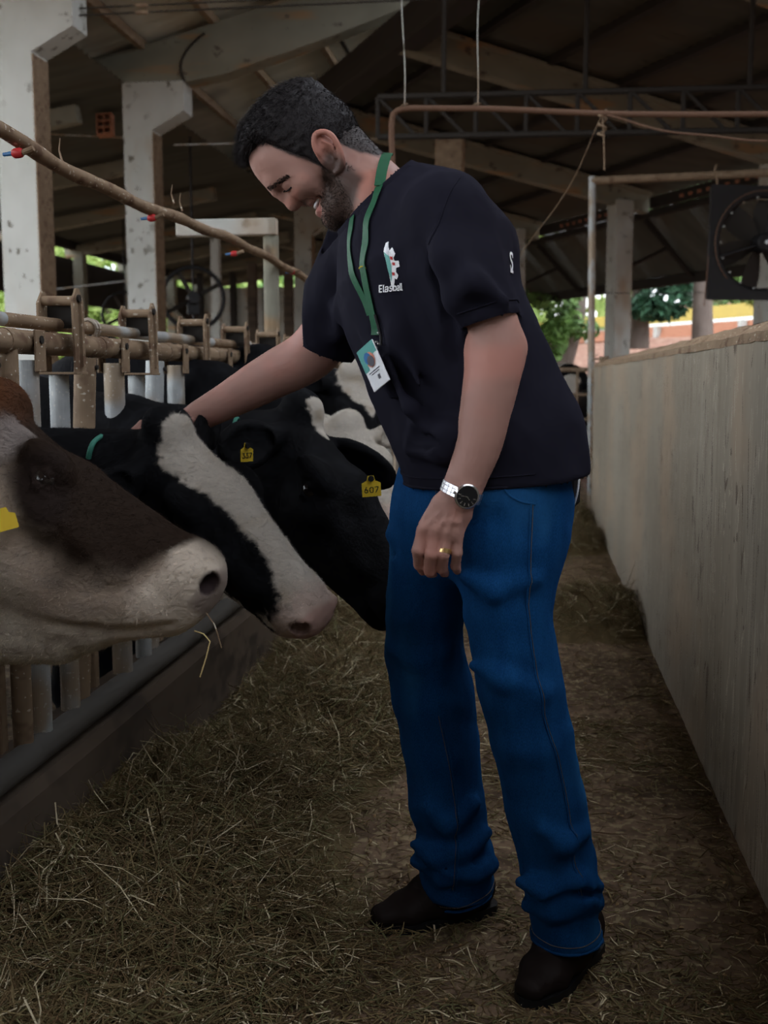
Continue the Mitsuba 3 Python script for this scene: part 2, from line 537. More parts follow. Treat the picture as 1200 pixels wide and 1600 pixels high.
def tint(m, c):
    """One colour for every vertex of the mesh."""
    return np.tile(np.asarray(c, float), (len(m[0]), 1))
# ---- the alley: floor, wall, kerb ---------------------------------------------------------------
def grid(x, y, fz):
    X, Y = np.meshgrid(x, y, indexing='ij')
    v = np.stack([X, Y, fz(X, Y)], -1).reshape(-1, 3)
    i = np.arange(len(x) * len(y)).reshape(len(x), len(y))
    a, b, c, d = i[:-1, :-1].ravel(), i[1:, :-1].ravel(), i[1:, 1:].ravel(), i[:-1, 1:].ravel()
    return v, np.vstack([np.stack([a, b, c], 1), np.stack([a, c, d], 1)])


def n2(X, Y, s, seed=0):
    return meshkit.fbm(np.stack([X * s, Y * s, X * 0], -1), 3, seed)


xf_, yf_ = np.linspace(-1.06, 0.56, 110), np.concatenate([np.linspace(-2, 1.2, 12), np.linspace(1.25, 6, 260), np.linspace(6.1, 26, 80)])
struct('floor', grid(xf_, yf_, lambda X, Y: 0.014 * (n2(X, Y, 2.2) - 0.5) + 0.012 * (n2(X, Y, 14, 3) - 0.5)), 'm_floor', True, 'trodden brown earth floor of the feed alley')
struct('floor_stall', grid(np.linspace(-11, -1.2, 20), np.linspace(-2, 30, 30), lambda X, Y: -0.02 + X * 0), 'm_floor', True, 'floor of the cow stalls behind the kerb')

WX = 0.52                                   # the alley face of the wall
ys = np.linspace(-3.4, 9.35, 220)
prof = [(0.0, -0.05), (0.0, 0.6), (0.0, 1.225), (0.012, 1.245), (0.19, 1.245), (0.2, 1.22), (0.2, -0.05)]


def sweep_y(profile, ys, wob):
    k = len(profile)
    P = np.array(profile)
    v = np.stack([np.stack([WX + P[:, 0] + wob(y, P), np.full(k, y), P[:, 1]], 1) for y in ys]).reshape(-1, 3)
    i = np.arange(k); j = (i + 1) % k
    f = []
    for m in range(len(ys) - 1):
        a, b = m * k, (m + 1) * k
        f += [np.stack([i + a, j + a, j + b], 1), np.stack([i + a, j + b, i + b], 1)]
    f += [np.stack([np.zeros(k - 2, int), i[1:-1], i[2:]], 1) + o for o in (0,)] + [np.stack([np.zeros(k - 2, int), i[2:], i[1:-1]], 1) + (len(ys) - 1) * k]
    return v, np.vstack(f)


struct('wall_right', sweep_y(prof, ys, lambda y, P: 0.006 * (meshkit.noise(np.stack([P[:, 1] * 3, P[:, 1] * 0 + y * 2, P[:, 0]], 1)) - 0.5)), 'm_wall', 25, 'rough grey-brown concrete wall along the right of the alley')
cap_prof = [(-0.004, 1.222), (0.0, 1.246), (0.03, 1.268), (0.08, 1.285), (0.13, 1.285), (0.18, 1.266), (0.204, 1.24), (0.204, 1.222)]
cap = sweep_y(cap_prof, ys, lambda y, P: 0.012 * (meshkit.noise(np.stack([P[:, 1] * 0 + 3, P[:, 1] * 0 + y * 5, P[:, 0] * 8], 1)) - 0.5))
cap[0][:, 2] += 0.012 * (meshkit.fbm(cap[0] * 7, 3) - 0.5)
put('wall_right__worn_crest', cap, 'm_brown', 40)
# spalled edge at the far end of the wall, where it meets the gate post
rg = np.random.default_rng(11)
for k in range(14):
    z = 0.25 + 0.07 * k + 0.03 * rg.random()
    s = 0.03 + 0.03 * rg.random()
    m = trimesh.creation.icosphere(1, s)
    part('wall_right', 'loose_chip', xf((m.vertices * [0.5, 0.5, 1.1] * (1 + 0.25 * rg.standard_normal((len(m.vertices), 1)))[:, [0, 0, 0]], m.faces), None, (WX + 0.006, 9.33, z)), 'm_brown', 20)

KX = -1.035                                 # the alley face of the kerb
kerb_prof = [(KX, -0.05), (KX - 0.004, 0.245), (KX - 0.022, 0.268), (KX - 0.2, 0.268), (KX - 0.21, -0.05)]
kv = np.array([(x, y, z) for y in np.linspace(-9, 26, 90) for x, z in kerb_prof])
kv[:, 0] += 0.008 * (meshkit.noise(kv * 3) - 0.5)
k_ = 5; i = np.arange(k_); j = (i + 1) % k_
kf = np.vstack([np.stack([i + m * k_, j + m * k_, j + m * k_ + k_], 1) for m in range(89)] + [np.stack([i + m * k_, j + m * k_ + k_, i + m * k_ + k_], 1) for m in range(89)])
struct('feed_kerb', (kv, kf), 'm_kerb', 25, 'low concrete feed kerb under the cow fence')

# ---- concrete columns and rafters of the cow shed -------------------------------------------------
XH, ZH = V(1, 0, 0), V(0, 0, 1)
COLX = -4.2
COL_Y = [9.2, 12.15, 21.0, 24.0]
col_poly = [(-0.33, 0), (0.0, 0), (0.0, 3.86), (0.37, 4.05), (0.37, 4.37), (-0.33, 4.37)]
names = ['nearest thick pale concrete column with a spotted corbel at the left edge', 'second pale concrete column from the left, carrying the pale sloping beam',
         'third concrete column of the shed row, far behind the gallows post', 'farthest concrete column of the shed row, behind the sleeve of the man']
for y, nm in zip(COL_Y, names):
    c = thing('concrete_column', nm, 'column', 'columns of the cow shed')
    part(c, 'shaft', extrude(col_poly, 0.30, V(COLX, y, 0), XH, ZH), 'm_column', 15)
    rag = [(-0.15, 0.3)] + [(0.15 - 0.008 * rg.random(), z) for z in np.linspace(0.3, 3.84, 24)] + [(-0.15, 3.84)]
    part(c, 'stained_side', extrude([(a, b) for a, b in rag], 0.012, V(COLX + 0.006, y, 0), V(0, 1, 0), ZH), 'm_brown', 15, label='brown ragged-edged side face')  # thin brown slab with a ragged edge over one side of the shaft

beam_poly = [(-5.25, 4.32), (-5.22, 4.55), (-4.75, 4.66), (-3.9, 4.85), (-2.6, 5.2), (-1.3, 5.58), (0.4, 6.12), (0.4, 5.62), (-1.2, 5.1), (-2.2, 4.77), (-2.95, 4.55), (-3.4, 4.42), (-3.82, 4.36), (-4.52, 4.36), (-4.62, 4.44), (-4.75, 4.44)]
for k, y in enumerate(COL_Y):
    bl = ['pale concrete beam on the nearest column, mostly above the frame', 'pale sloping concrete beam with a curved joint over the man', 'third sloping concrete beam, dim and deep in the roof', 'farthest sloping concrete beam of the shed'][k]
    b = thing('roof_beam', bl, 'beam', 'sloping beams of the cow shed')
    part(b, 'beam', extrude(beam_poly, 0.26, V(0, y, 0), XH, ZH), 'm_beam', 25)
    if k < 2:
        jp = smoothpath([(-3.82, y - 0.132, 4.37), (-3.86, y - 0.132, 4.55), (-3.76, y - 0.132, 4.72), (-3.58, y - 0.132, 4.86)], 12)
        part(b, 'joint', tube(jp, 0.014, 6), 'm_steel', 30, label='dark curved joint line')
        part(b, 'joint', tube([(-4.52, y - 0.132, 4.362), (-3.82, y - 0.132, 4.366)], 0.012, 6), 'm_steel', 30)

# roof of the cow shed: corrugated sheets, ridges running up the slope, on purlins along the barn
ZA = lambda x: 4.78 + 0.30 * (x + 4.2)
aS = unit(V(1, 0, 0.30))
labels['ceiling'] = {'kind': 'structure', 'label': 'dusty corrugated roof over the cow stalls'}
put('ceiling', box((-2.45, 11.5, ZA(-2.45) + 0.085), (0.04, 30.5, 0.06)), 'm_steel', 15)
for k in range(36):
    y0 = -11.6 + 1.06 * k
    part('ceiling', 'roof_sheet', corrugated(V(-5.45, y0, ZA(-5.45) + 0.08), aS, V(0, 1, 0), 6.4, 1.09, 0.14, 0.022), 'm_pale_sheet', 40)
for n_, x in enumerate((-5.2, -4.3, -3.5, -2.65, -1.8, -0.95, -0.1)):
    part('ceiling', 'purlin', box((x, 11.5, ZA(x) + 0.02), (0.07, 30.5, 0.10)), 'm_brown', 20)

# ---- the far barn: roof that falls away to the right, its columns, lattice girder and skirt roof ----
e1, e2 = V(-0.478, 0.878, 0), V(0.878, 0.478, 0)          # along its eave, and outwards
C1 = V(1.28, 17.0, 0)
RB = lambda s, t, z: C1 + e1 * s + e2 * t + V(0, 0, z)     # s along the eave, t outwards
ZR = lambda t: 3.82 - 0.17 * t
labels['ceiling_far'] = {'kind': 'structure', 'label': 'dark corrugated roof of the neighbouring barn'}
put('ceiling_far', box(RB(-1.5, -4.85, ZR(-4.85) + 0.02), (0.30, 36, 0.34), axes(e2, e1, V(0, 0, 1)), 0.02), 'm_steel', 15)
dS = unit(V(0.878, 0.478, -0.17))
for k in range(41):
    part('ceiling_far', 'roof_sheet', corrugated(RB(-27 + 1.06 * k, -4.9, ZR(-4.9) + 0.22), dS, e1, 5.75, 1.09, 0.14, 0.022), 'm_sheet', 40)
for t in (-4.1, -3.2, -2.3, -1.4, -0.5):
    part('ceiling_far', 'purlin', box(RB(-2, t, ZR(t) + 0.17), (0.06, 34, 0.09), axes(unit(dS), e1, np.cross(unit(dS), e1))), 'm_steel', 20)
SP = 3.36
RL = {-2: 'far barn column beyond the right edge', -1: 'concrete column behind the right end of the wall, under the fan', 0: 'spotted concrete column beyond the pipe frame, behind the far end of the wall',
      1: 'concrete column just behind the shoulder of the man', 2: 'far concrete column behind the man', 3: 'farthest concrete column of the neighbouring barn'}
for s in range(-3, 4):
    if s > -3:
        c = thing('concrete_column', RL[s], 'column', 'columns of the neighbouring barn')
        R = axes(e2, e1, V(0, 0, 1))
        part(c, 'shaft', box(RB(s * SP, 0, 1.88), (0.30, 0.27, 3.76), R, 0.015), 'm_column', 15)
    bl = {-3: 'pale rafter nearest the top right corner', -2: 'broad pale rafter running down to the right above the lattice girder', -1: 'pale rafter ending behind the fan', 0: 'pale rafter ending at the column beyond the pipe frame',
          1: 'dim rafter behind the man', 2: 'dim far rafter behind the head of the man', 3: 'farthest dim rafter of the barn roof'}[s]
    rf = thing('roof_rafter', bl, 'beam', 'rafters of the neighbouring barn')
    mid = (RB(s * SP, 0.45, ZR(0.45) - 0.02) + RB(s * SP, -4.85, ZR(-4.85) - 0.02)) / 2
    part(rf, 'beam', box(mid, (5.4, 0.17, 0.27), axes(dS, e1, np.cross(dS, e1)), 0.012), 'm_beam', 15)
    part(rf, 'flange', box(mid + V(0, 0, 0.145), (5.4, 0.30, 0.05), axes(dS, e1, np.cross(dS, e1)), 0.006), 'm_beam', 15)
# eave purlin with its row of holes, and the skirt roof below the gap
for s in range(-3, 4):
    pu = thing('eave_beam', f'dark eave beam with a row of bolt holes, {["nearest the camera","second from the camera","above the fan","between the pipe frame and the fan","left of the spotted column","behind the shoulder of the man","farthest"][s + 3]}', 'beam', 'eave beams')
    part(pu, 'beam', box(RB((s + 0.5) * SP, 0.42, 3.72), (0.08, SP - 0.35, 0.17), axes(e2, e1, V(0, 0, 1)), 0.01), 'm_steel', 15)
    for q in range(9):
        part(pu, 'bolt', box(RB((s + 0.5) * SP - 0.9 + 0.2 * q, 0.375, 3.71), (0.02, 0.08, 0.045), axes(e2, e1, V(0, 0, 1)), 0.006), 'm_orange', 15)
dK = unit(e2 * 1.0 + V(0, 0, -0.95))
sk = thing('skirt_roof', 'dark corrugated skirt roof hanging below the eave gap on the right', 'roof')
for k in range(44):
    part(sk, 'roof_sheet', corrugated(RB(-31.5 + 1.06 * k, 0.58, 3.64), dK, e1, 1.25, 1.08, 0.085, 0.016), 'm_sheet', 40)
part(sk, 'edge_beam', box(RB(-8, 1.50, 2.70), (0.10, 47, 0.16), axes(e2, e1, V(0, 0, 1)), 0.01), 'm_steel', 15)
part(sk, 'top_rail', box(RB(-8, 0.58, 3.61), (0.08, 47, 0.10), axes(e2, e1, V(0, 0, 1)), 0.01), 'm_steel', 15)
for s in range(-4, 5):
    part(sk, 'rafter', tube([RB(s * SP + 0.15, 0.55, 3.52), RB(s * SP + 0.15, 1.42, 2.72)], 0.045, 6), 'm_steel', 15)
    part(sk, 'brace', tube([RB(s * SP + 0.15, 0.12, 2.75), RB(s * SP + 0.15, 0.95, 3.12)], 0.03, 6), 'm_steel', 15)

# lattice girder across the alley, with hangers up to the roof
lg = thing('lattice_girder', 'dark steel lattice girder across the barn behind the rust-brown pipe', 'girder')
g0, g1 = (-1.344,9.6,3.525), (2.453,9.3,3.42)
g0, g1 = V(*g0), V(*g1)
for dz in (0, -0.33):
    part(lg, 'chord', tube([g0 + V(0, 0, dz), g1 + V(0, 0, dz)], 0.028, 6), 'm_steel')
for k in range(9):
    a, b = g0 + (g1 - g0) * k / 9, g0 + (g1 - g0) * (k + 0.8) / 9
    part(lg, 'post', tube([a, a - V(0, 0, 0.33)], 0.02, 6), 'm_steel')
    part(lg, 'diagonal', tube([a, b - V(0, 0, 0.33)], 0.017, 6), 'm_steel')
for k, px in enumerate((0.15, 0.46, 0.80)):
    a = g0 + (g1 - g0) * px
    part(lg, 'hanger', tube([a, a + V(0, 0, 0.95)], 0.022, 6), 'm_steel')
inner = thing('concrete_column', 'brown-stained square column standing behind the neck of the man', 'column')
part(inner, 'shaft', box((-0.90, 12.0, 1.83), (0.30, 0.28, 3.66), None, 0.015), 'm_brown', 15)

# added wall behind the camera, unseen, blocks light from right and rear
struct('wall_back', box((3.4, -3.6, 2.4), (9.2, 0.2, 4.9)), 'm_kerb', 15, 'added unseen wall behind the viewer that blocks light')

# ---- lower building on the far left: roof, light gap, dark skirt ------------------------------------
labels['ceiling_left'] = {'kind': 'structure', 'label': 'low dark roof of the shed beyond the stalls'}
put('ceiling_left', box((-8.7, 19.5, 3.62), (0.12, 21, 0.14)), 'm_steel', 15)
for k in range(20):
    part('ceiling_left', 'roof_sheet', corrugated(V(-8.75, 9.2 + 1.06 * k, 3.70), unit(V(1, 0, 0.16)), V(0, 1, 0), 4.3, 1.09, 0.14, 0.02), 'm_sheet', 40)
for k in range(8):
    rf = thing('roof_rafter', f'low rafter of the far left shed, {["first","second","third","fourth","fifth","sixth","seventh","eighth"][k]} from the camera', 'beam', 'rafters of the far left shed')
    part(rf, 'beam', box((-7.0, 9.5 + 2.7 * k, 3.80), (3.8, 0.14, 0.20), axes(unit(V(1, 0, 0.16)), V(0, 1, 0), unit(V(-0.16, 0, 1))), 0.01), 'm_beam', 15)
    part(rf, 'post', box((-8.6, 9.5 + 2.7 * k, 1.75), (0.2, 0.2, 3.5), None, 0.01), 'm_beam', 15)
ls = thing('skirt_roof', 'dark sheet skirt along the far left side, below the bright gap', 'roof')
for k in range(20):
    part(ls, 'roof_sheet', corrugated(V(-8.95, 9.2 + 1.06 * k, 3.44), unit(V(-0.35, 0, -1)), V(0, 1, 0), 0.85, 1.08, 0.12, 0.015), 'm_steel', 40)
for px_, y_, w_, nm in (((-4.813,16.5,1.435), 16.5, 0.13, 'slim pale post right of the nearest ring fan'), ((-5.144,20,1.496), 20.0, 0.16, 'slim dark post just left of the gallows post'), ((-4.461,20,1.494), 20.0, 0.16, 'slim dark post just right of the gallows post')):
    one('shed_post', nm, 'post', box((px_[0], y_, 1.6), (w_, w_, 3.3), None, 0.01), 'm_column' if w_ < 0.15 else 'm_kerb', 'slim posts of the stalls')
# end wall of stacked pale panels at the far end of the stalls
ew = thing('panel_screen', 'pale slanted panels standing between the dark posts at the far end', 'screen')
for k in range(4):
    part(ew, 'panel', box((-7.4 + 0.8 * k, 25.5, 2.2), (0.75, 0.05, 2.1), None, 0.01), 'm_column', 15)
    part(ew, 'post', box((-7.8 + 0.8 * k, 25.4, 1.8), (0.14, 0.14, 3.6), None, 0.01), 'm_steel', 15)
part(ew, 'strut', tube([(-8.6, 25.2, 2.9), (-7.2, 25.2, 1.5)], 0.07, 6), 'm_beam', 15)

# ---- outside: ground, bank, road ---------------------------------------------------------------------
def bank(t):
    return np.interp(t, [-100, 1.6, 3, 6, 11, 15.0, 16.2, 22, 24, 60], [-0.06, -0.06, 0.45, 1.15, 1.95, 2.62, 2.98, 3.15, 3.5, 9.0])


tt, ss = np.linspace(1.5, 60, 120), np.linspace(-60, 70, 110)
S, TT = np.meshgrid(ss, tt, indexing='ij')
gv = np.stack([C1[0] + e1[0] * S + e2[0] * TT, C1[1] + e1[1] * S + e2[1] * TT, bank(TT) + 0.35 * (n2(S, TT, 0.5) - 0.5) * sstep(2, 6, TT)], -1).reshape(-1, 3)
_, gf = grid(ss, tt, lambda X, Y: X * 0)
struct('ground', (gv, gf[:, ::-1]), 'm_soil', True, 'reddish littered bank rising behind the barn')
struct('ground_yard', grid(np.linspace(-70, 70, 30), np.linspace(-40, 110, 30), lambda X, Y: -0.08 + 0 * X), 'm_soil', True, 'bare ground around the barns')


def strip(t0, t1, z0, z1, thick, name, label, catg, m):
    a = [RB(s, (t0 + t1) / 2, (z0 + z1) / 2) for s in (-45, 60)]
    L = np.linalg.norm(a[1] - a[0])
    w = math.hypot(t1 - t0, z1 - z0)
    ex = unit(e2 * (t1 - t0) + V(0, 0, z1 - z0))
    return one(name, label, catg, box((a[0] + a[1]) / 2, (w, L, thick), axes(ex, e1, np.cross(ex, e1)), 0.01), m)


strip(15.0, 15.2, 2.55, 3.0, 0.2, 'retaining_wall', 'orange-brown brick retaining wall beyond the bank', 'wall', 'm_orange')
strip(15.3, 19.0, 3.02, 3.42, 0.1, 'road', 'pale concrete road on the far bank', 'road', 'm_column')
strip(19.2, 19.4, 3.45, 4.0, 0.2, 'painted_barrier', 'long yellow painted barrier along the far road', 'barrier', 'm_barrier')
for k in range(24):
    one('wall_pillar', 'pale pillar of the orange retaining wall', 'pillar', box(RB(-18 + 2.4 * k, 14.9, 2.80), (0.22, 0.22, 0.5), axes(e2, e1, V(0, 0, 1)), 0.02), 'm_column', 'pillars of the retaining wall')
# ---- headlock fence along the kerb -----------------------------------------------------------------
FX, FP, FY0 = -1.10, 0.51, 2.46
hf = thing('headlock_fence', 'dusty galvanised headlock fence standing on the feed kerb along the left of the alley', 'fence')
rg = np.random.default_rng(5)
YH = V(0, 1, 0)
NU = 22


def strap(x, y, z0, z1, w, t=0.006):
    return box((x, y, (z0 + z1) / 2), (t, w, z1 - z0), None, 0.0015)


def plate(x, y, z0, z1, w, t=0.006, lean=0.0):
    tip = z1 - 0.028
    poly = [(-w / 2, z0), (w / 2, z0), (w / 2 + lean, tip), (w * 0.12 + lean, z1), (-w * 0.12 + lean, z1), (-w / 2 + lean, tip)]
    return extrude(poly, t, V(x, y, 0), YH, ZH)


for k in range(-4, NU):
    y = FY0 + FP * k
    near = k < 8
    n = 14 if near else 8
    part(hf, 'beam', cyl((FX, y - 0.245, 1.217), (FX, y + 0.235, 1.217), 0.0265, n), 'm_brown', 40)
    part(hf, 'beam_sleeve', hollow((FX, y + 0.225, 1.217), (FX, y + 0.275, 1.217), 0.0285, 0.004, n), 'm_brown', 40)
    part(hf, 'top_rail', cyl((FX - 0.012, y - 0.255, 1.262 + 0.002 * rg.random()), (FX - 0.012, y + 0.255, 1.262 + 0.002 * rg.random()), 0.0155, n), 'm_galv' if k % 3 else 'm_brown', 40)
    # latch: two pointed plates either side of the beam, a roller across their tops, a pan below
    la = numbered(hf + '__latch')
    put(la, plate(FX + 0.052, y - 0.005, 1.150, 1.345, 0.060, 0.005, -0.006), 'm_brown', 15)
    part(la, 'back_plate', plate(FX - 0.040, y + 0.005, 1.150, 1.340, 0.066, 0.005, 0.004), 'm_brown', 15)
    part(la, 'fold', box((FX + 0.057, y - 0.008, 1.24), (0.010, 0.004, 0.15), None, 0), 'm_brown', 15)
    part(la, 'roller', cyl((FX - 0.04, y, 1.318), (FX + 0.05, y, 1.318), 0.0115, 10), 'm_brown', 40)
    part(la, 'lower_plate', box((FX, y + 0.026, 1.283), (0.10, 0.004, 0.055), None, 0), 'm_steel', 15)
    part(la, 'pan', box((FX + 0.006, y, 1.150), (0.098, 0.068, 0.006), None, 0.001), 'm_brown', 15)
    part(la, 'bolt', cyl((FX + 0.054, y - 0.012, 1.322), (FX + 0.060, y - 0.012, 1.322), 0.009, 8), 'm_steel', 30)
    low = 0.335
    part(hf, 'latch_post', hollow((FX - 0.004, y, 1.146), (FX - 0.004, y, low), 0.0235, 0.003, n), 'm_galv', 40)
    ys_ = y + 0.135
    part(hf, 'swing_bar', hollow((FX, ys_ + 0.014, 1.188), (FX - 0.02, ys_ - 0.03 - 0.02 * rg.random(), low), 0.0275, 0.003, n), 'm_galv' if k % 2 else 'm_brown', 40)
    part(hf, 'angle_bar', box((FX - 0.03, ys_ + 0.07, 0.76), (0.022, 0.03, 0.86), None, 0.003), 'm_brown', 15)
    if near:
        part(hf, 'bolt', cyl((FX + 0.0275, ys_ + 0.012, 1.165), (FX + 0.034, ys_ + 0.012, 1.165), 0.006, 8), 'm_steel', 30)
        part(hf, 'bolt', cyl((FX - 0.012, ys_ + 0.06, 0.98), (FX - 0.004, ys_ + 0.06, 0.98), 0.009, 6), 'm_steel', 30)
    yu = y - 0.175
    part(hf, 'fixed_post', hollow((FX, yu, 1.178), (FX, yu, low), 0.0275, 0.003, n), 'm_galv', 40)
    br = numbered(hf + '__bracket')
    put(br, strap(FX + 0.0335, yu, 1.152, 1.243, 0.048), 'm_brown', 15)
    part(br, 'back_strap', strap(FX - 0.0335, yu, 1.152, 1.243, 0.048), 'm_brown', 15)
    part(br, 'bolt', cyl((FX + 0.036, yu, 1.222), (FX + 0.040, yu, 1.222), 0.009, 8), 'm_steel', 30)
    part(hf, 'foot_rail', cyl((-1.088, y - 0.255, 0.309), (-1.088, y + 0.255, 0.309), 0.033, n), 'm_rail', 40)
    if k % 3 == 0:
        part(hf, 'rail_clamp', tube([(FX - 0.012 + 0.024 * math.cos(a), y + 0.20, 1.262 + 0.024 * math.sin(a)) for a in np.linspace(0, 6.2, 13)], 0.005, 6), 'm_galv', 40)
        part(hf, 'rail_clamp', tube([(FX - 0.012 + 0.022 * math.cos(a), y + 0.225, 1.262 + 0.022 * math.sin(a)) for a in np.linspace(0, 6.2, 13)], 0.005, 6), 'm_galv', 40)
part(hf, 'end_post', cyl((FX, 2.20, 1.2), (FX, 2.20, 0.33), 0.022, 14), 'm_brown', 40, label='orange-brown rusty post')

# gallows post on the fence line and the water pipe with its nozzles
gp = thing('gallows_post', 'pale L-shaped post with a short arm rising from the cow fence', 'post')
part(gp, 'post', cyl((FX, 4.60, 1.2), (FX, 4.60, 1.735), 0.033, 18), 'm_beam', 40)
part(gp, 'arm', box((FX - 0.185, 4.58, 1.768), (0.43, 0.06, 0.068), None, 0.004), 'm_column', 15)
wp_pts = [(-1.06,1.98,1.628), (-1.06,2.129,1.629), (-1.06,2.43,1.613), (-1.06,2.829,1.607), (-1.06,3.315,1.616), (-1.06,3.906,1.626), (-1.06,4.622,1.615), (-1.06,5.345,1.598), (-1.06,6.712,1.589)]
wp = thing('water_pipe', 'dusty brown sagging water pipe running above the cow fence', 'pipe')
path = smoothpath(wp_pts, 60)
path[:, 2] += 0.004 * np.sin(np.arange(60) * 0.9)
part(wp, 'pipe', tube(path, 0.0165 + 0.0012 * np.sin(np.arange(60) * 2.1), 12), 'm_brown', 60)
for (px, py, dz) in [(-1.06,2.424,1.622), (-1.06,3.208,1.653), (-1.06,3.285,1.642)]:
    part(wp, 'twig', tube([(px, py, dz), (px - 0.01, py + 0.005, dz + 0.03), (px - 0.004, py, dz + 0.055)], [0.003, 0.002, 0.001], 5), 'm_brown', 40)
for q, nm in zip([(-1.04,2.191,1.599), (-1.04,2.994,1.582), (-1.04,3.847,1.578), (-1.04,4.81,1.604)], ['nearest the camera', 'before the second concrete column', 'left of the gallows post', 'behind the gallows post']):
    nz = thing('sprinkler_nozzle', f'red and blue sprinkler nozzle on the water pipe, {nm}', 'sprinkler', 'sprinkler nozzles')
    q = V(*q)
    part(nz, 'collar', tube([q + V(0.02, 0, 0.008), q + V(-0.004, 0, 0)], 0.006, 8), 'm_brown', 40)
    part(nz, 'body', tube([q + V(-0.004, 0, 0), q + V(-0.008, 0, 0), q + V(-0.020, 0, -0.001), q + V(-0.026, 0, -0.001)], [0.008, 0.0105, 0.0105, 0.007], 10), 'm_red', 40)
    part(nz, 'tip', tube([q + V(-0.025, 0, -0.001), q + V(-0.046, 0, -0.003)], [0.0048, 0.0038], 8), 'm_blue', 40)
# ---- cows ------------------------------------------------------------------------------------------
BLACK, WHITE = V(0.0030, 0.0032, 0.0041), V(0.40, 0.365, 0.315)


SHAPES = {}


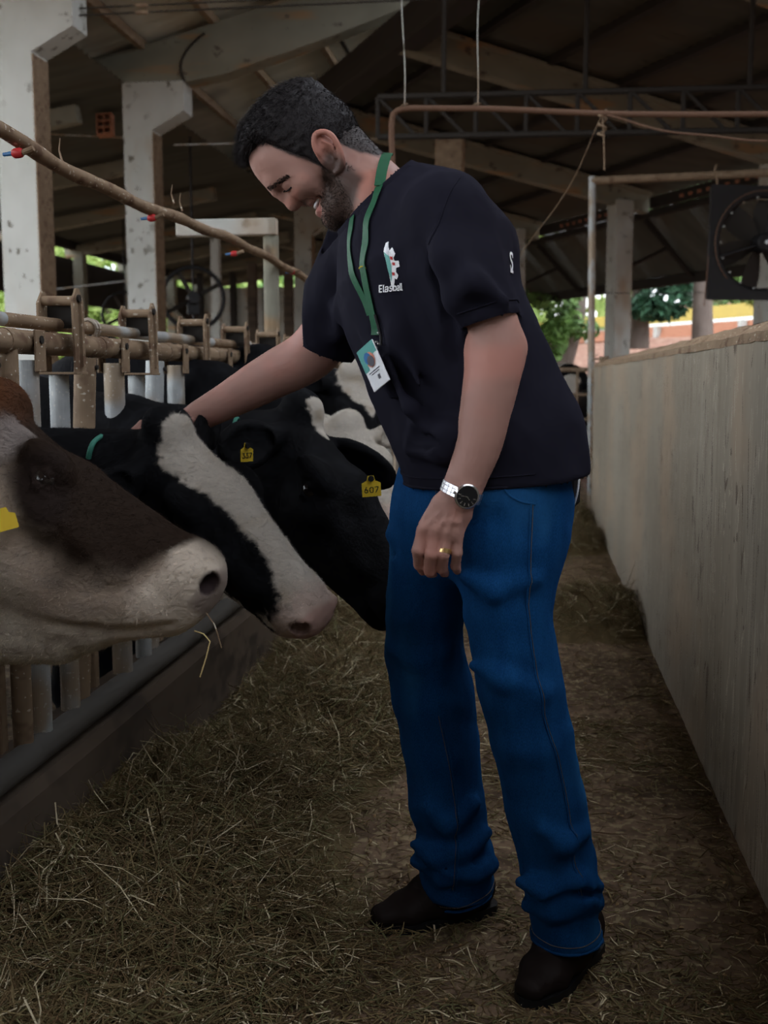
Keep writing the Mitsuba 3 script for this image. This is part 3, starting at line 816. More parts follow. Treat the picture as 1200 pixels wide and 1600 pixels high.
def cow(name_label, poll, nose, up, col, body_y, size=None, shoulder=(-1.45, 1.02), ears=None, jaw=1.0, h=0.0055, group=None, lean=0.0, wide=1.0, legs=True, face_to=None, mid=None, mz=0.0, dish=0.0, extra=None, droop=0.0, hairs=0, mzr=1.0):
    """One cow: head built in its own frame (f along the face, u out of the forehead, s sideways), a neck to the shoulders and a body behind the fence.
    col(f, u, s, p) gives the coat."""
    P, N = np.asarray(poll, float), np.asarray(nose, float)
    k = np.linalg.norm(N - P) / 0.5376
    a0 = unit(N - P)
    U = unit(np.asarray(up, float) - a0 * (np.asarray(up, float) @ a0))
    c, s_ = math.cos(math.atan2(0.09 - mz, 0.53)), math.sin(math.atan2(0.09 - mz, 0.53))
    A = a0 * c + U * s_
    U = unit(U - A * (U @ A))
    S = np.cross(A, U)                                  # to the right of the face as the cow sees it... sign kept by s
    bend = lambda f: mz * sstep(0.30, 0.45, f) - dish * np.clip(np.sin((f - 0.19) / 0.26 * math.pi), 0, 1) * ((f > 0.19) & (f < 0.45))
    W = lambda f, u, s=0.0: P + k * (f * A + (u + float(bend(np.array(f)))) * U + s * S)
    R = axes(A, U, S)
    fx = np.array(shoulder)
    sh = V(fx[0], body_y, fx[1])
    base = W(0.05, -0.14)
    pts = np.array([W(0.6, 0), W(-0.12, 0.1), W(0.1, -0.38), W(0.1, 0, 0.30), W(0.1, 0, -0.30), W(0.5, -0.2), sh + [0, 0.27, 0.3], sh - [-0.05, 0.27, 0.42]])
    F = Field(pts.min(0) - 0.03, pts.max(0) + 0.03, h)
    K = lambda x: k * x
    # neck
    m1 = base * 0.5 + sh * 0.5 + V(0, 0, 0.02) if mid is None else np.asarray(mid, float)
    F.oval(W(0.09, -0.155), m1, (K(0.095), K(0.15)), (0.12, 0.20), S, 0.06)
    F.oval(m1, sh, (0.12, 0.20), (0.19, 0.27), S, 0.08)
    # skull, face, jaw
    F.oval(W(0.045, -0.085), W(0.20, -0.10), (K(0.075 * wide), K(0.075)), (K(0.098 * wide), K(0.095)), S, 0.03)
    F.oval(W(0.20, -0.10), W(0.44, -0.098), (K(0.088 * wide), K(0.088)), (K(0.056), K(0.056)), S, 0.03)
    F.oval(W(0.13, -0.175 * jaw), W(0.43, -0.142 * (0.4 + 0.6 * jaw)), (K(0.066), K(0.082)), (K(0.042), K(0.034)), S, 0.035)
    F.ell(W(0.473, -0.093), (K(0.058), K(0.058 * mzr), K(0.067 * mzr)), R, 0.025)
    F.ell(W(0.448, -0.150 - 0.02 * (jaw - 1)), (K(0.052), K(0.024 * mzr * mzr), K(0.044 * mzr)), R, 0.012)
    F.ell(W(0.005, -0.012), (K(0.05), K(0.038), K(0.055 * wide)), R, 0.03)
    F.bone(W(0.22, -0.028), W(0.43, -0.058), K(0.030), K(0.030), 0.05)
    for q in (-1, 1):
        F.ell(W(0.175, -0.048, 0.086 * q * wide), (K(0.052), K(0.028), K(0.028)), R, 0.025)
        F.ell(W(0.225, -0.105, 0.084 * q * wide), (K(0.04), K(0.03), K(0.022)), R, 0.02)
        F.bone(W(0.25, -0.085, 0.062 * q), W(0.38, -0.1, 0.05 * q), K(0.026), K(0.022), 0.03)
        F.ell(W(0.196, -0.074, 0.107 * q * wide), (K(0.024), K(0.017), K(0.017)), R, 0.008, 'cut')
        F.ell(W(0.503, -0.076, 0.044 * q), (K(0.020), K(0.026), K(0.018)), R, 0.014)
        F.ell(W(0.512, -0.080, 0.050 * q), (K(0.020), K(0.019), K(0.014)), R, 0.008, 'cut')
        F.bone(W(0.512, -0.128, 0.03 * q), W(0.44, -0.136, 0.058 * q), K(0.0045), K(0.006), 0.008, 'cut')
        F.bone(W(0.44, -0.136, 0.058 * q), W(0.34, -0.152, 0.062 * q), K(0.006), K(0.003), 0.01, 'cut')
        F.bone(W(0.30, -0.125, 0.085 * q), W(0.22, -0.165, 0.095 * q), K(0.006), K(0.006), 0.03, 'cut')
        # lids
        for du in (-0.015, 0.012):
            F.chain([W(0.172, -0.076, 0.096 * q * wide), W(0.196, -0.074 + du, 0.106 * q * wide), W(0.222, -0.080, 0.094 * q * wide)], [K(0.006), K(0.007), K(0.006)], 0.008)
    eardirs = ears or {}
    for q in (-1, 1):
        e = eardirs.get(q, (-0.25, -0.1, 1.0))
        d = unit(e[0] * A + e[1] * U + e[2] * q * S - V(0, 0, droop)) if len(e) == 3 else unit(e[0] * RI + e[1] * UPZ + e[2] * TC)
        b0 = W(0.045, -0.068, 0.070 * q)
        nrm = unit(A * 0.75 + U * 0.5 - d * ((A * 0.75 + U * 0.5) @ d)) if len(e) < 4 else unit(np.asarray(e[3]) - d * (np.asarray(e[3]) @ d))
        w_ = np.cross(d, nrm)
        Re = axes(d, w_, nrm)
        F.bone(b0, b0 + d * K(0.05), K(0.026), K(0.030), 0.02)
        F.ell(b0 + d * K(0.115), (K(0.095), K(0.052), K(0.019)), Re, 0.012)
        F.ell(b0 + d * K(0.125) + nrm * K(0.018), (K(0.075), K(0.038), K(0.017)), Re, 0.008, 'cut')
    F.warp(lambda p: 0.0025 * fuzz(p, 60, 3) + 0.004 * fuzz(p, 17, 5))
    if extra:
        extra(F)
    head = F.mesh(2)
    # body
    by = body_y
    B = Field((-3.6, by - 0.55, -0.08), (-1.0, by + 0.55, 1.5), 0.024)
    tail = lean
    B.oval(V(-1.5, by, 0.80), V(-2.2, by, 0.80), (0.24, 0.30), (0.28, 0.34), V(0, 1, 0), 0.1)
    B.oval(V(-2.2, by, 0.80), V(-3.05, by + tail, 0.84), (0.28, 0.34), (0.24, 0.27), V(0, 1, 0), 0.1)
    B.bone(V(-1.5, by, 0.98), V(-3.1, by + tail, 1.02), 0.09, 0.09, 0.12)
    B.bone(V(-1.55, by, 0.84), sh, 0.24, 0.22, 0.1)
    for q in (-1, 1):
        B.ell(V(-1.58, by + 0.15 * q, 0.80), (0.2, 0.10, 0.26), None, 0.08)
        B.chain([V(-1.56, by + 0.19 * q, 0.75), V(-1.50, by + 0.17 * q, 0.40), V(-1.54, by + 0.17 * q, 0.10), V(-1.50, by + 0.17 * q, 0.03)], [0.11, 0.058, 0.042, 0.055], 0.04)
        B.ell(V(-2.98, by + tail + 0.14 * q, 0.82), (0.24, 0.12, 0.26), None, 0.1)
        B.chain([V(-2.88, by + tail + 0.20 * q, 0.80), V(-2.80, by + tail + 0.20 * q, 0.62), V(-3.06, by + tail + 0.19 * q, 0.42), V(-3.03, by + tail + 0.19 * q, 0.10), V(-2.98, by + tail + 0.19 * q, 0.03)], [0.17, 0.10, 0.055, 0.045, 0.055], 0.05)
    B.chain([V(-3.2, by + tail, 1.02), V(-3.38, by + tail, 0.90), V(-3.40, by + tail, 0.5)], [0.05, 0.028, 0.04], 0.03)
    body = B.mesh(1)
    hv, bv = head[0], body[0]
    SHAPES[P.tobytes()] = cat([head, body])
    loc = (hv - P) @ R / k
    ch = col(loc[:, 0], loc[:, 1] - bend(loc[:, 0]), loc[:, 2], hv)
    locb = (bv - P) @ R / k
    cb = col(locb[:, 0] * 0 - 0.6, locb[:, 1] * 0 - 0.3, locb[:, 2] * 0, bv)
    key = thing('cow', name_label, 'cow', group)
    part(key, 'body', cat([head, body]), 'm_hide', True, np.vstack([ch, cb]))
    if hairs:
        keep_ = (loc[:, 0] < 0.50) & (loc[:, 0] > -0.25) & ((hv - P) @ TC > -0.2)
        fm, fcol = fur(head, ch, hairs, 0.0085, 0.00042, len(key) + hairs, lambda p: -0.6 * A[None] + 0 * p + np.sign((p - P) @ S)[:, None] * 0.25 * S - V(0, 0, 0.5) + 0.5 * np.stack([fuzz(p, 9, 71), fuzz(p, 9, 72), fuzz(p, 9, 73)], 1), keep_.astype(float))
        part(key, 'coat', fm, 'm_hide', False, fcol)
        labels[key + '__coat'] = {'kind': 'stuff'}
    for q in (-1, 1):
        e = trimesh.creation.icosphere(3, K(0.0215))
        part(key, 'eye', xf(e, None, W(0.196, -0.072, 0.0905 * q * wide)), 'm_wet', True)
    return key, W, R, k, (A, U, S)


def ear_tag(key, c, nrm, down, size, text=None, m='m_yellow', label=None, stud=True):
    """A plastic ear tag: shield-shaped plate with a stud; raised dark figures."""
    nrm, down = unit(nrm), unit(down)
    rt = unit(np.cross(down, nrm)) * -1
    s = size
    poly = [(-0.18, 0.55), (0.18, 0.55), (0.26, 0.22), (0.62, 0.05), (0.62, -0.8), (-0.62, -0.8), (-0.62, 0.05), (-0.26, 0.22)]
    from shapely.geometry import Polygon
    pl = Polygon(poly).buffer(0.05)
    t = part(key, 'ear_tag', extrude([(x * s, y * s) for x, y in pl.exterior.coords], 0.0022, c, rt, -down), m, 20, label=label)
    if stud:
        part(t, 'stud', tube([c - down * s * 0.4 - nrm * 0.006, c - down * s * 0.4 + nrm * 0.006], 0.007, 10), 'm_black', 30)
    if text:
        part(t, 'figures', text_on(text, s * 0.42, 0.0012, np.asarray(c) + nrm * 0.0012 + down * s * 0.38, rt, -down, False), 'm_black', False)
    return t


def jersey(f, u, s, p):
    n = fuzz(p, 14); n2_ = fuzz(p, 45, 2)
    cream = lerp(V(0.33, 0.26, 0.20), V(0.46, 0.41, 0.33), sstep(-0.16, -0.28, u + 0.05 * n))
    c = lerp(cream, V(0.30, 0.245, 0.20), 0.6 * sstep(0.05, 0.25, n2_ + 0.1))
    # dark mask from the forehead down the bridge of the nose
    edge = np.interp(f, [-0.1, 0.0, 0.06, 0.10, 0.17, 0.24, 0.32, 0.40, 0.45], [-0.03, -0.055, -0.085, -0.10, -0.120, -0.12, -0.132, -0.120, -0.06])
    mask = sstep(-0.045, 0.045, u - edge + 0.04 * n + 0.02 * n2_)
    dark = lerp(V(0.020, 0.012, 0.008), V(0.085, 0.033, 0.014), sstep(0.10, -0.02, f + 0.1 * n))
    c = lerp(c, dark, mask)
    eye = sstep(0.075, 0.035, np.hypot((f - 0.2) * 0.9, u + 0.08) + 0.03 * n) * (np.abs(s) > 0.05)
    c = lerp(c, V(0.016, 0.010, 0.008), eye)
    grey = sstep(0.05, 0.02, np.hypot(f - 0.085, (u + 0.07) * 0.6) + 0.03 * n2_) * (np.abs(s) > 0.05)
    c = lerp(c, V(0.30, 0.26, 0.24), 0.5 * grey)
    ring = sstep(0.425, 0.45, f + 0.03 * n2_)
    c = lerp(c, V(0.50, 0.43, 0.35), ring * sstep(-0.01, -0.06, u + 0.02 * n))
    c = lerp(c, V(0.17, 0.13, 0.115), 0.8 * sstep(0.500, 0.520, f + 0.01 * n2_) * sstep(-0.14, -0.12, u))
    c = lerp(c, V(0.030, 0.02, 0.02), sstep(0.026, 0.018, np.sqrt((f - 0.512) ** 2 + (u + 0.08) ** 2 + (np.abs(s) - 0.050) ** 2)))
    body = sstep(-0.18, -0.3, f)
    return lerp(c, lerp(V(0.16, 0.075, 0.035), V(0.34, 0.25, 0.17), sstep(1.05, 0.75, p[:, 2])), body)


def holstein(blaze, star=None, jaw_white=None, muzzle=V(0.42, 0.30, 0.25), muz_f=0.44, patches=0.45, nose=V(0.18, 0.085, 0.08)):
    """blaze: (f, half width) knots of the white stripe; below 0 there is none."""
    bf, bw = zip(*blaze)

    def col(f, u, s, p):
        n = fuzz(p, 30) * 0.05 + fuzz(p, 110, 4) * 0.03
        w = np.interp(f, bf, bw)
        m = sstep(-0.004, 0.004, w - np.abs(s) + n * (0.4 + 2 * w)) * (u > -0.15)
        wh = lerp(WHITE, WHITE * V(0.86, 0.80, 0.72), sstep(0.0, 0.35, fuzz(p, 22, 9)))
        blk = lerp(BLACK, V(0.0055, 0.0060, 0.0076), sstep(-0.1, 0.2, fuzz(p, 25, 6)))
        c = lerp(blk, wh, m)
        mz = sstep(muz_f - 0.02, muz_f + 0.02, f + n) * sstep(0.02, -0.03, u + n)
        c = lerp(c, lerp(muzzle, wh, 0.4), mz)
        c = lerp(c, nose, sstep(0.495, 0.512, f + 0.3 * n) * sstep(-0.15, -0.12, u))
        c = lerp(c, nose * 0.4, sstep(0.026, 0.018, np.sqrt((f - 0.512) ** 2 + (u + 0.08) ** 2 + (np.abs(s) - 0.050) ** 2)))
        if jaw_white is not None:
            c = lerp(c, wh * 0.9, sstep(-0.005, 0.005, -(u - jaw_white) + 2 * n) * (f > 0.2))
        far = sstep(-0.35, -0.5, f)
        pt = sstep(patches, patches + 0.03, meshkit.fbm(p * 1.6 + 3.3, 2, 8)) * (p[:, 0] < -1.7)
        return lerp(c, lerp(BLACK, wh, pt), far)
    return col




def dewlap(F):
    F.oval(V(*(-0.992,1.82,0.749)), V(*(-0.777,1.8,0.765)), (0.075, 0.125), (0.062, 0.10), TC, 0.05)
    F.oval(V(*(-0.777,1.8,0.765)), V(*(-0.616,1.79,0.748)), (0.062, 0.095), (0.045, 0.05), TC, 0.05)
    F.bone(V(*(-1.015,1.81,0.686)), V(*(-0.828,1.8,0.665)), 0.035, 0.026, 0.05)
    F.bone(V(*(-0.569,1.765,0.696)), V(*(-0.728,1.735,0.712)), 0.004, 0.004, 0.012, 'cut')
    F.bone(V(*(-0.728,1.735,0.712)), V(*(-0.875,1.73,0.728)), 0.004, 0.004, 0.02, 'cut')
    F.bone(V(*(-0.605,1.745,0.721)), V(*(-0.833,1.735,0.679)), 0.003, 0.003, 0.02, 'cut')


up1 = 0.66 * RI + 0.72 * UPZ - 0.30 * TC
c1, W1, R1, k1, ax1 = cow('brown and cream cow with a black-masked face in front, nearest the camera', (-0.938,1.87,1.108), (-0.531,1.8,0.754), up1, jersey, 1.62, shoulder=(-1.42, 0.98), jaw=1.30, wide=1.0,
                          ears={1: (-0.55, -0.35, 0.75), -1: (-0.6, -0.2, 0.7)}, mid=(-1.12, 1.78, 0.95), mz=0.045, dish=0.050, mzr=1.2, extra=dewlap, hairs=60000)
up2 = 0.62 * RI + 0.42 * UPZ + 0.62 * TC
c2, W2, R2, k2, ax2 = cow('black cow with a broad white blaze being stroked on the head by the man', (-0.724,2.12,1.057), (-0.393,2.02,0.66), up2,
                          holstein([(-0.3, -0.05), (0.0, -0.03), (0.02, 0.035), (0.06, 0.058), (0.15, 0.062), (0.22, 0.048), (0.3, 0.036), (0.40, 0.036), (0.45, 0.06), (0.52, 0.06)], jaw_white=-0.178, muz_f=0.46, nose=V(0.33, 0.215, 0.18)), 2.25,
                          ears={1: (-0.62, -0.5, 0.55, (0.4, -0.8, 0.4)), -1: (-0.5, -0.2, 0.8)}, mid=(-1.16, 2.22, 0.84), shoulder=(-1.5, 0.84), hairs=50000)
up3 = 0.72 * RI + 0.42 * UPZ + 0.26 * TC
c3, W3, R3, k3, ax3 = cow('all-black cow with a small white star, wearing yellow ear tag 607, head beside the jeans', (-0.561,2.7,1.079), (-0.262,2.52,0.559), up3,
                          holstein([(-0.3, -0.05), (0.0, -0.03), (0.015, 0.035), (0.05, 0.03), (0.10, 0.006), (0.12, -0.03), (0.55, -0.05)], muzzle=V(0.05, 0.04, 0.04), muz_f=0.8, nose=V(0.012, 0.011, 0.011)), 2.95,
                          ears={1: (-0.42, -0.12, 0.75, (0.75, -0.6, 0.2)), -1: (0.9, -0.42, 0.1, (0.3, -0.8, -0.5))}, mid=(-1.12, 2.86, 0.88), shoulder=(-1.5, 0.9), droop=0.35)
up4 = 0.25 * RI + 0.62 * UPZ + 0.70 * TC
c4, W4, R4, k4, ax4 = cow('white-faced cow with a pinkish ear, just behind the all-black cow', (-0.552,3.3,1.019), (-0.387,3.05,0.683), up4,
                          holstein([(-0.3, -0.05), (-0.08, 0.2), (0.55, 0.2)], muzzle=V(0.5, 0.36, 0.3), nose=V(0.2, 0.12, 0.11)), 3.55,
                          ears={1: (-0.1, -0.15, 1.0), -1: (-0.1, -0.05, 1.0)}, mid=(-1.02, 3.45, 0.98), h=0.0065, hairs=30000)
up5 = 0.45 * RI + 0.35 * UPZ + 0.75 * TC
c5, W5, R5, k5, ax5 = cow('black and white cow with a wide white forehead, farthest of the feeding cows', (-0.625,3.85,1.176), (-0.495,3.62,0.758), up5,
                          holstein([(-0.3, -0.05), (-0.05, 0.02), (0.0, 0.062), (0.06, 0.070), (0.12, 0.052), (0.2, 0.026), (0.27, 0.0), (0.3, -0.04)]), 4.2,
                          ears={1: (-0.2, -0.1, 1.0), -1: (-0.2, -0.1, 1.0)}, mid=(-1.02, 4.05, 1.05), h=0.0065, hairs=20000)

# unseen cows added towards the viewer: they keep low light off the hay
NEXT = ['second', 'third', 'fourth', 'fifth', 'sixth']
for k in range(5):
    src, mesh_ = ((c2, SHAPES[W2(0, 0).tobytes()]), (c3, SHAPES[W3(0, 0).tobytes()]))[k % 2]
    dy = -1.28 - 0.66 * k - (0.70 if k % 2 else 0)
    key = thing('cow', f'{NEXT[k]} cow from the brown and cream one towards the viewer, added unseen to shade the hay', 'cow')
    part(key, 'body', (mesh_[0] + V(-0.12, dy, 0), mesh_[1]), 'm_black', True)
# ---- the man -----------------------------------------------------------------------------------------
LAT, FWD = unit(V(0.62, -0.78, 0)), unit(V(-0.78, -0.62, 0))     # his left, and the way he faces
man = thing('person', 'man in black T-shirt, blue jeans and green lanyard, bending to stroke a cow', 'person')

# jeans
J = Field(V(-0.36, 1.72, 0.06), V(0.42, 2.42, 1.10), 0.0052)
legL = [((-0.031,1.985,0.908), 0.1003, 0.112), ((-0.03,1.975,0.827), 0.0943, 0.105), ((-0.035,1.96,0.723), 0.0800, 0.092), ((-0.012,1.945,0.584), 0.0760, 0.083), ((0.011,1.95,0.487), 0.0737, 0.079),
        ((0.038,1.965,0.36), 0.0728, 0.078), ((0.064,1.985,0.228), 0.0699, 0.077), ((0.086,2,0.074), 0.0658, 0.076)]
legR = [((-0.17,2.12,0.89), 0.0945, 0.115), ((-0.194,2.13,0.799), 0.0791, 0.105), ((-0.204,2.135,0.681), 0.0779, 0.092), ((-0.205,2.135,0.589), 0.0779, 0.086), ((-0.186,2.135,0.503), 0.0817, 0.083),
        ((-0.172,2.145,0.4), 0.0791, 0.08), ((-0.158,2.16,0.272), 0.0753, 0.077), ((-0.142,2.175,0.148), 0.0766, 0.076), ((-0.139,2.19,0.035), 0.0779, 0.076)]
for leg in (legL, legR):
    for a, b in zip(leg[:-1], leg[1:]):
        J.oval(a[0], b[0], (a[1], a[2]), (b[1], b[2]), RI, 0.012)
pel = V(*(-0.09,2.05,0.954))
J.oval(pel + V(0, 0, 0.10), V(*(-0.095,2.055,0.887)), (0.185, 0.125), (0.195, 0.135), LAT, 0.05)
J.ell(V(*(-0.018,2.07,0.899)), (0.09, 0.10, 0.11), None, 0.05)


def folds(F, items, r=0.011, k=0.03, op='add'):
    for it in items:
        F.chain([V(*q) for q in it], [r * 0.5] + [r] * (len(it) - 2) + [r * 0.5], k, op)


folds(J, [[(-0.225,2.12,0.192), (-0.176,2.09,0.181), (-0.119,2.1,0.193), (-0.069,2.13,0.221)], [(-0.221,2.12,0.148), (-0.164,2.1,0.128), (-0.1,2.11,0.146), (-0.056,2.16,0.14)],
          [(-0.006,1.91,0.224), (0.038,1.9,0.214), (0.096,1.92,0.228), (0.144,1.97,0.196)], [(0.007,1.93,0.165), (0.051,1.92,0.161), (0.115,1.93,0.192), (0.145,1.98,0.157)],
          [(0.036,1.88,0.335), (0.071,1.89,0.308), (0.112,1.93,0.317)], [(-0.186,2.08,0.287), (-0.15,2.08,0.251), (-0.094,2.1,0.293)],
          [(-0.099,1.9,0.629), (-0.036,1.87,0.614), (0.031,1.88,0.587)], [(-0.264,2.08,0.837), (-0.212,2.04,0.835), (-0.163,2.03,0.852)], [(-0.268,2.09,0.611), (-0.214,2.06,0.595), (-0.152,2.07,0.614)],
          [(-0.112,1.9,0.786), (-0.06,1.87,0.77), (0.006,1.88,0.792)]])
folds(J, [[(-0.232,2.12,0.171), (-0.163,2.09,0.157), (-0.093,2.11,0.167), (-0.06,2.14,0.176)], [(0.002,1.91,0.197), (0.05,1.89,0.195), (0.102,1.91,0.213), (0.146,1.96,0.182)], [(-0.264,2.08,0.795), (-0.206,2.04,0.813), (-0.151,2.03,0.843)]], 0.008, 0.012, 'cut')
# thin folds running down the cloth
J.warp(lambda p: 0.0095 * (meshkit.fbm(np.stack([p[:, 0] * 17, p[:, 1] * 17, p[:, 2] * 5.0], 1), 3, 21) - 0.5)
       + 0.016 * (sstep(0.36, 0.12, p[:, 2])) * (meshkit.fbm(np.stack([p[:, 0] * 9, p[:, 1] * 9, p[:, 2] * 26 + 6 * p[:, 0]], 1), 2, 22) - 0.5)
       + 0.007 * (meshkit.fbm(np.stack([p[:, 0] * 7, p[:, 1] * 7, p[:, 2] * 19 + 8 * p[:, 1]], 1), 2, 23) - 0.5))
hemL, hemR = V(*(0.086,1.99,0.083)), V(*(-0.14,2.18,0.051))
nL, nR = unit(V(0.06, 0.05, -1)), unit(V(0.22, 0.1, -1))
J.half(hemL, nL, hemL - [0.14, 0.17, 0.3], hemL + [0.14, 0.17, 0.05])
J.half(hemR, nR, hemR - [0.14, 0.17, 0.3], hemR + [0.14, 0.17, 0.08])
jm = J.mesh(2)
fc = jm[0][jm[1]].mean(1)
fnrm = lambda m: (lambda n: n / (np.linalg.norm(n, axis=1, keepdims=True) + 1e-20))(np.cross(m[0][m[1][:, 1]] - m[0][m[1][:, 0]], m[0][m[1][:, 2]] - m[0][m[1][:, 0]]))
fn_ = fnrm(jm)
lid = ((np.abs((fc - hemL) @ nL) < 0.006) & (fn_ @ nL > 0.6) & (np.linalg.norm(fc - hemL, axis=1) < 0.15) & (fc[:, 0] > hemL[0] - 0.085)) | ((np.abs((fc - hemR) @ nR) < 0.006) & (fn_ @ nR > 0.6) & (np.linalg.norm(fc - hemR, axis=1) < 0.15) & (fc[:, 0] < hemR[0] + 0.095))


def even_rim(m, planes):
    """Border points near each (centre, normal, radius) moved onto that plane and evened along it."""
    v, f = m[0].copy(), m[1]
    e = np.vstack([f[:, [0, 1]], f[:, [1, 2]], f[:, [2, 0]]])
    _, first, cnt = np.unique(np.sort(e, 1), axis=0, return_index=True, return_counts=True)
    b = e[first[cnt == 1]]
    ids = np.unique(b)
    acc, num = np.zeros_like(v), np.zeros(len(v))
    for _ in range(10):
        acc[:] = 0; num[:] = 0
        for i_, j_ in ((0, 1), (1, 0)):
            np.add.at(acc, b[:, i_], v[b[:, j_]]); np.add.at(num, b[:, i_], 1)
        v[ids] = 0.5 * v[ids] + 0.5 * acc[ids] / num[ids, None]
    for c, n, r in planes:
        k = ids[(np.linalg.norm(v[ids] - c, axis=1) < r) & (np.abs((v[ids] - c) @ n) < 0.02)]
        v[k] -= n * ((v[k] - c) @ n)[:, None]
    return v, f


jean = even_rim(keep(jm, ~lid), [(hemL, nL, 0.15), (hemR, nR, 0.15)])
jk = man + '__jeans'
put(jk, thicken(jean, 0.004), 'm_denim', True)
sj = surf(jm)
mat('m_stitch', (0.10, 0.085, 0.075), 0.8)


def seam(parent, name, pts, r, m, n=60, off=0.0008):
    part(parent, name, tube(drape(smoothpath(pts, n), sj, off), r, 5), m, 60)


for pts in ([(0.012,1.84,0.926), (0.011,1.84,0.805), (0.022,1.86,0.633), (0.035,1.86,0.565), (0.065,1.88,0.455), (0.085,1.9,0.317), (0.103,1.92,0.199)],):
    seam(jk, 'side_seam', pts, 0.0022, 'm_denim'); seam(jk, 'stitching', [V(*q) + V(0.005, 0, 0) for q in pts], 0.0006, 'm_stitch')
for pts in ([(-0.162,2.05,0.485), (-0.146,2.06,0.404), (-0.129,2.07,0.296), (-0.129,2.08,0.185), (-0.135,2.1,0.101)],):
    seam(jk, 'side_seam', pts, 0.0026, 'm_denim'); seam(jk, 'stitching', [V(*q) + V(-0.006, 0, 0) for q in pts], 0.0006, 'm_stitch')
fly = [(-0.189,1.94,0.998), (-0.189,1.93,0.97), (-0.182,1.92,0.942), (-0.17,1.92,0.919)]
for dx in (0, 0.006, 0.022, 0.026):
    seam(jk, 'stitching', [V(*q) + dx * LAT for q in fly], 0.0007, 'm_stitch', 30)
seam(jk, 'fly_fold', [V(*q) + 0.014 * LAT for q in fly], 0.0026, 'm_denim', 30)
seam(jk, 'pocket_seam', [(-0.062,1.86,0.983), (-0.029,1.84,0.941), (0.02,1.85,0.925)], 0.002, 'm_denim', 30)
for c, nn, rr in ((hemL, nL, 0.07), (hemR, nR, 0.075)):
    x, y, _ = frame(nn)
    ring = np.array([c + rr * (math.cos(a) * x + math.sin(a) * y) for a in np.linspace(0, 2 * math.pi, 60)])
    for up_, r_, m_ in ((0.002, 0.0032, 'm_denim'), (0.017, 0.0009, 'm_stitch')):
        q = ring - nn * up_
        for _ in range(3):
            q = drape(q, sj, 0.0006); q = q - nn * (((q - c) @ nn) + up_)[:, None]
        part(jk, 'hem', tube(q, r_, 6), m_, 60)

# T-shirt
S_ = Field(V(-0.46, 1.66, 0.88), V(0.34, 2.50, 1.66), 0.0052)
sp = [((-0.064,2.05,0.951), 0.205, 0.142), ((-0.077,2.05,1.021), 0.203, 0.142), ((-0.106,2.05,1.081), 0.198, 0.141), ((-0.134,2.05,1.14), 0.195, 0.140), ((-0.163,2.05,1.211), 0.194, 0.140), ((-0.194,2.05,1.282), 0.190, 0.139),
      ((-0.199,2.05,1.352), 0.195, 0.148), ((-0.214,2.055,1.399), 0.160, 0.105), ((-0.241,2.06,1.44), 0.095, 0.064)]
for a, b in zip(sp[:-1], sp[1:]):
    S_.oval(a[0], b[0], (a[1], a[2]), (b[1], b[2]), LAT, 0.035)
shL, shR = V(*(-0.151,1.915,1.411)), V(*(-0.327,2.19,1.41))
SL = Field(V(-0.46, 1.66, 0.88), V(0.34, 2.50, 1.66), 0.0052)
S_.bone(V(*(-0.217,2.04,1.455)), shL, 0.050, 0.066, 0.04).bone(V(*(-0.27,2.08,1.46)), shR, 0.052, 0.072, 0.05)
slL, slR = V(*(-0.086,1.875,1.228)), V(*(-0.436,2.25,1.206))
SL.bone(shL, slL + (slL - shL) * 0.12, 0.076, 0.060, 0.03).bone(shR, slR + (slR - shR) * 0.12, 0.080, 0.073, 0.03)
SL.bone(V(*(-0.115,1.88,1.317)), slL + V(0.005, 0, 0.0), 0.058, 0.058, 0.03)
S_.ell(V(*(-0.185,2.06,1.335)), (0.10, 0.11, 0.15), None, 0.05)
# the front hangs a little lower and fuller over the belt
S_.oval(V(*(-0.182,1.99,1.023)), V(*(-0.169,1.985,0.959)), (0.06, 0.045), (0.065, 0.045), LAT, 0.05)
dL, dR = unit(V(0.32, -0.05, -1)), unit(slR - shR + V(-0.03, 0, -0.07))
big = V(2, 2, 2)
SL.half(slL, dL, slL - [0.16, 0.15, 0.25], slL + [0.16, 0.15, 0.10])
SL.half(slR, dR, slR - [0.25, 0.16, 0.25], slR + [0.10, 0.16, 0.09])
S_.mixin((slice(None),) * 3, SL.D, 0.022, 'add')
folds(S_, [[(-0.151,1.84,1.397), (-0.142,1.82,1.338), (-0.125,1.82,1.265), (-0.119,1.86,1.204)], [(-0.214,1.93,1.427), (-0.178,1.88,1.324), (-0.14,1.85,1.236)], [(-0.255,1.9,1.173), (-0.208,1.88,1.085), (-0.172,1.88,1.03)],
           [(-0.307,1.99,1.267), (-0.272,1.94,1.174), (-0.248,1.93,1.106)], [(-0.213,1.93,1.015), (-0.152,1.88,1.012), (-0.095,1.86,1.021)], [(-0.201,1.92,1.061), (-0.14,1.87,1.046), (-0.074,1.86,1.056)],
           [(-0.392,2.16,1.353), (-0.414,2.17,1.292), (-0.466,2.2,1.237)], [(-0.328,2.08,1.345), (-0.36,2.12,1.276), (-0.38,2.16,1.228)], [(-0.139,1.83,1.36), (-0.095,1.8,1.294), (-0.044,1.82,1.265)], [(-0.242,1.93,1.329), (-0.23,1.9,1.217), (-0.19,1.87,1.129)]], 0.012, 0.035)
folds(S_, [[(-0.168,1.86,1.385), (-0.15,1.84,1.309), (-0.135,1.84,1.235), (-0.127,1.86,1.172)], [(-0.212,1.92,1.027), (-0.151,1.87,1.028), (-0.09,1.86,1.036)], [(-0.275,1.92,1.129), (-0.227,1.9,1.073), (-0.193,1.9,1.04)], [(-0.347,2.08,1.345), (-0.366,2.12,1.276), (-0.356,2.13,1.202)]], 0.010, 0.020, 'cut')
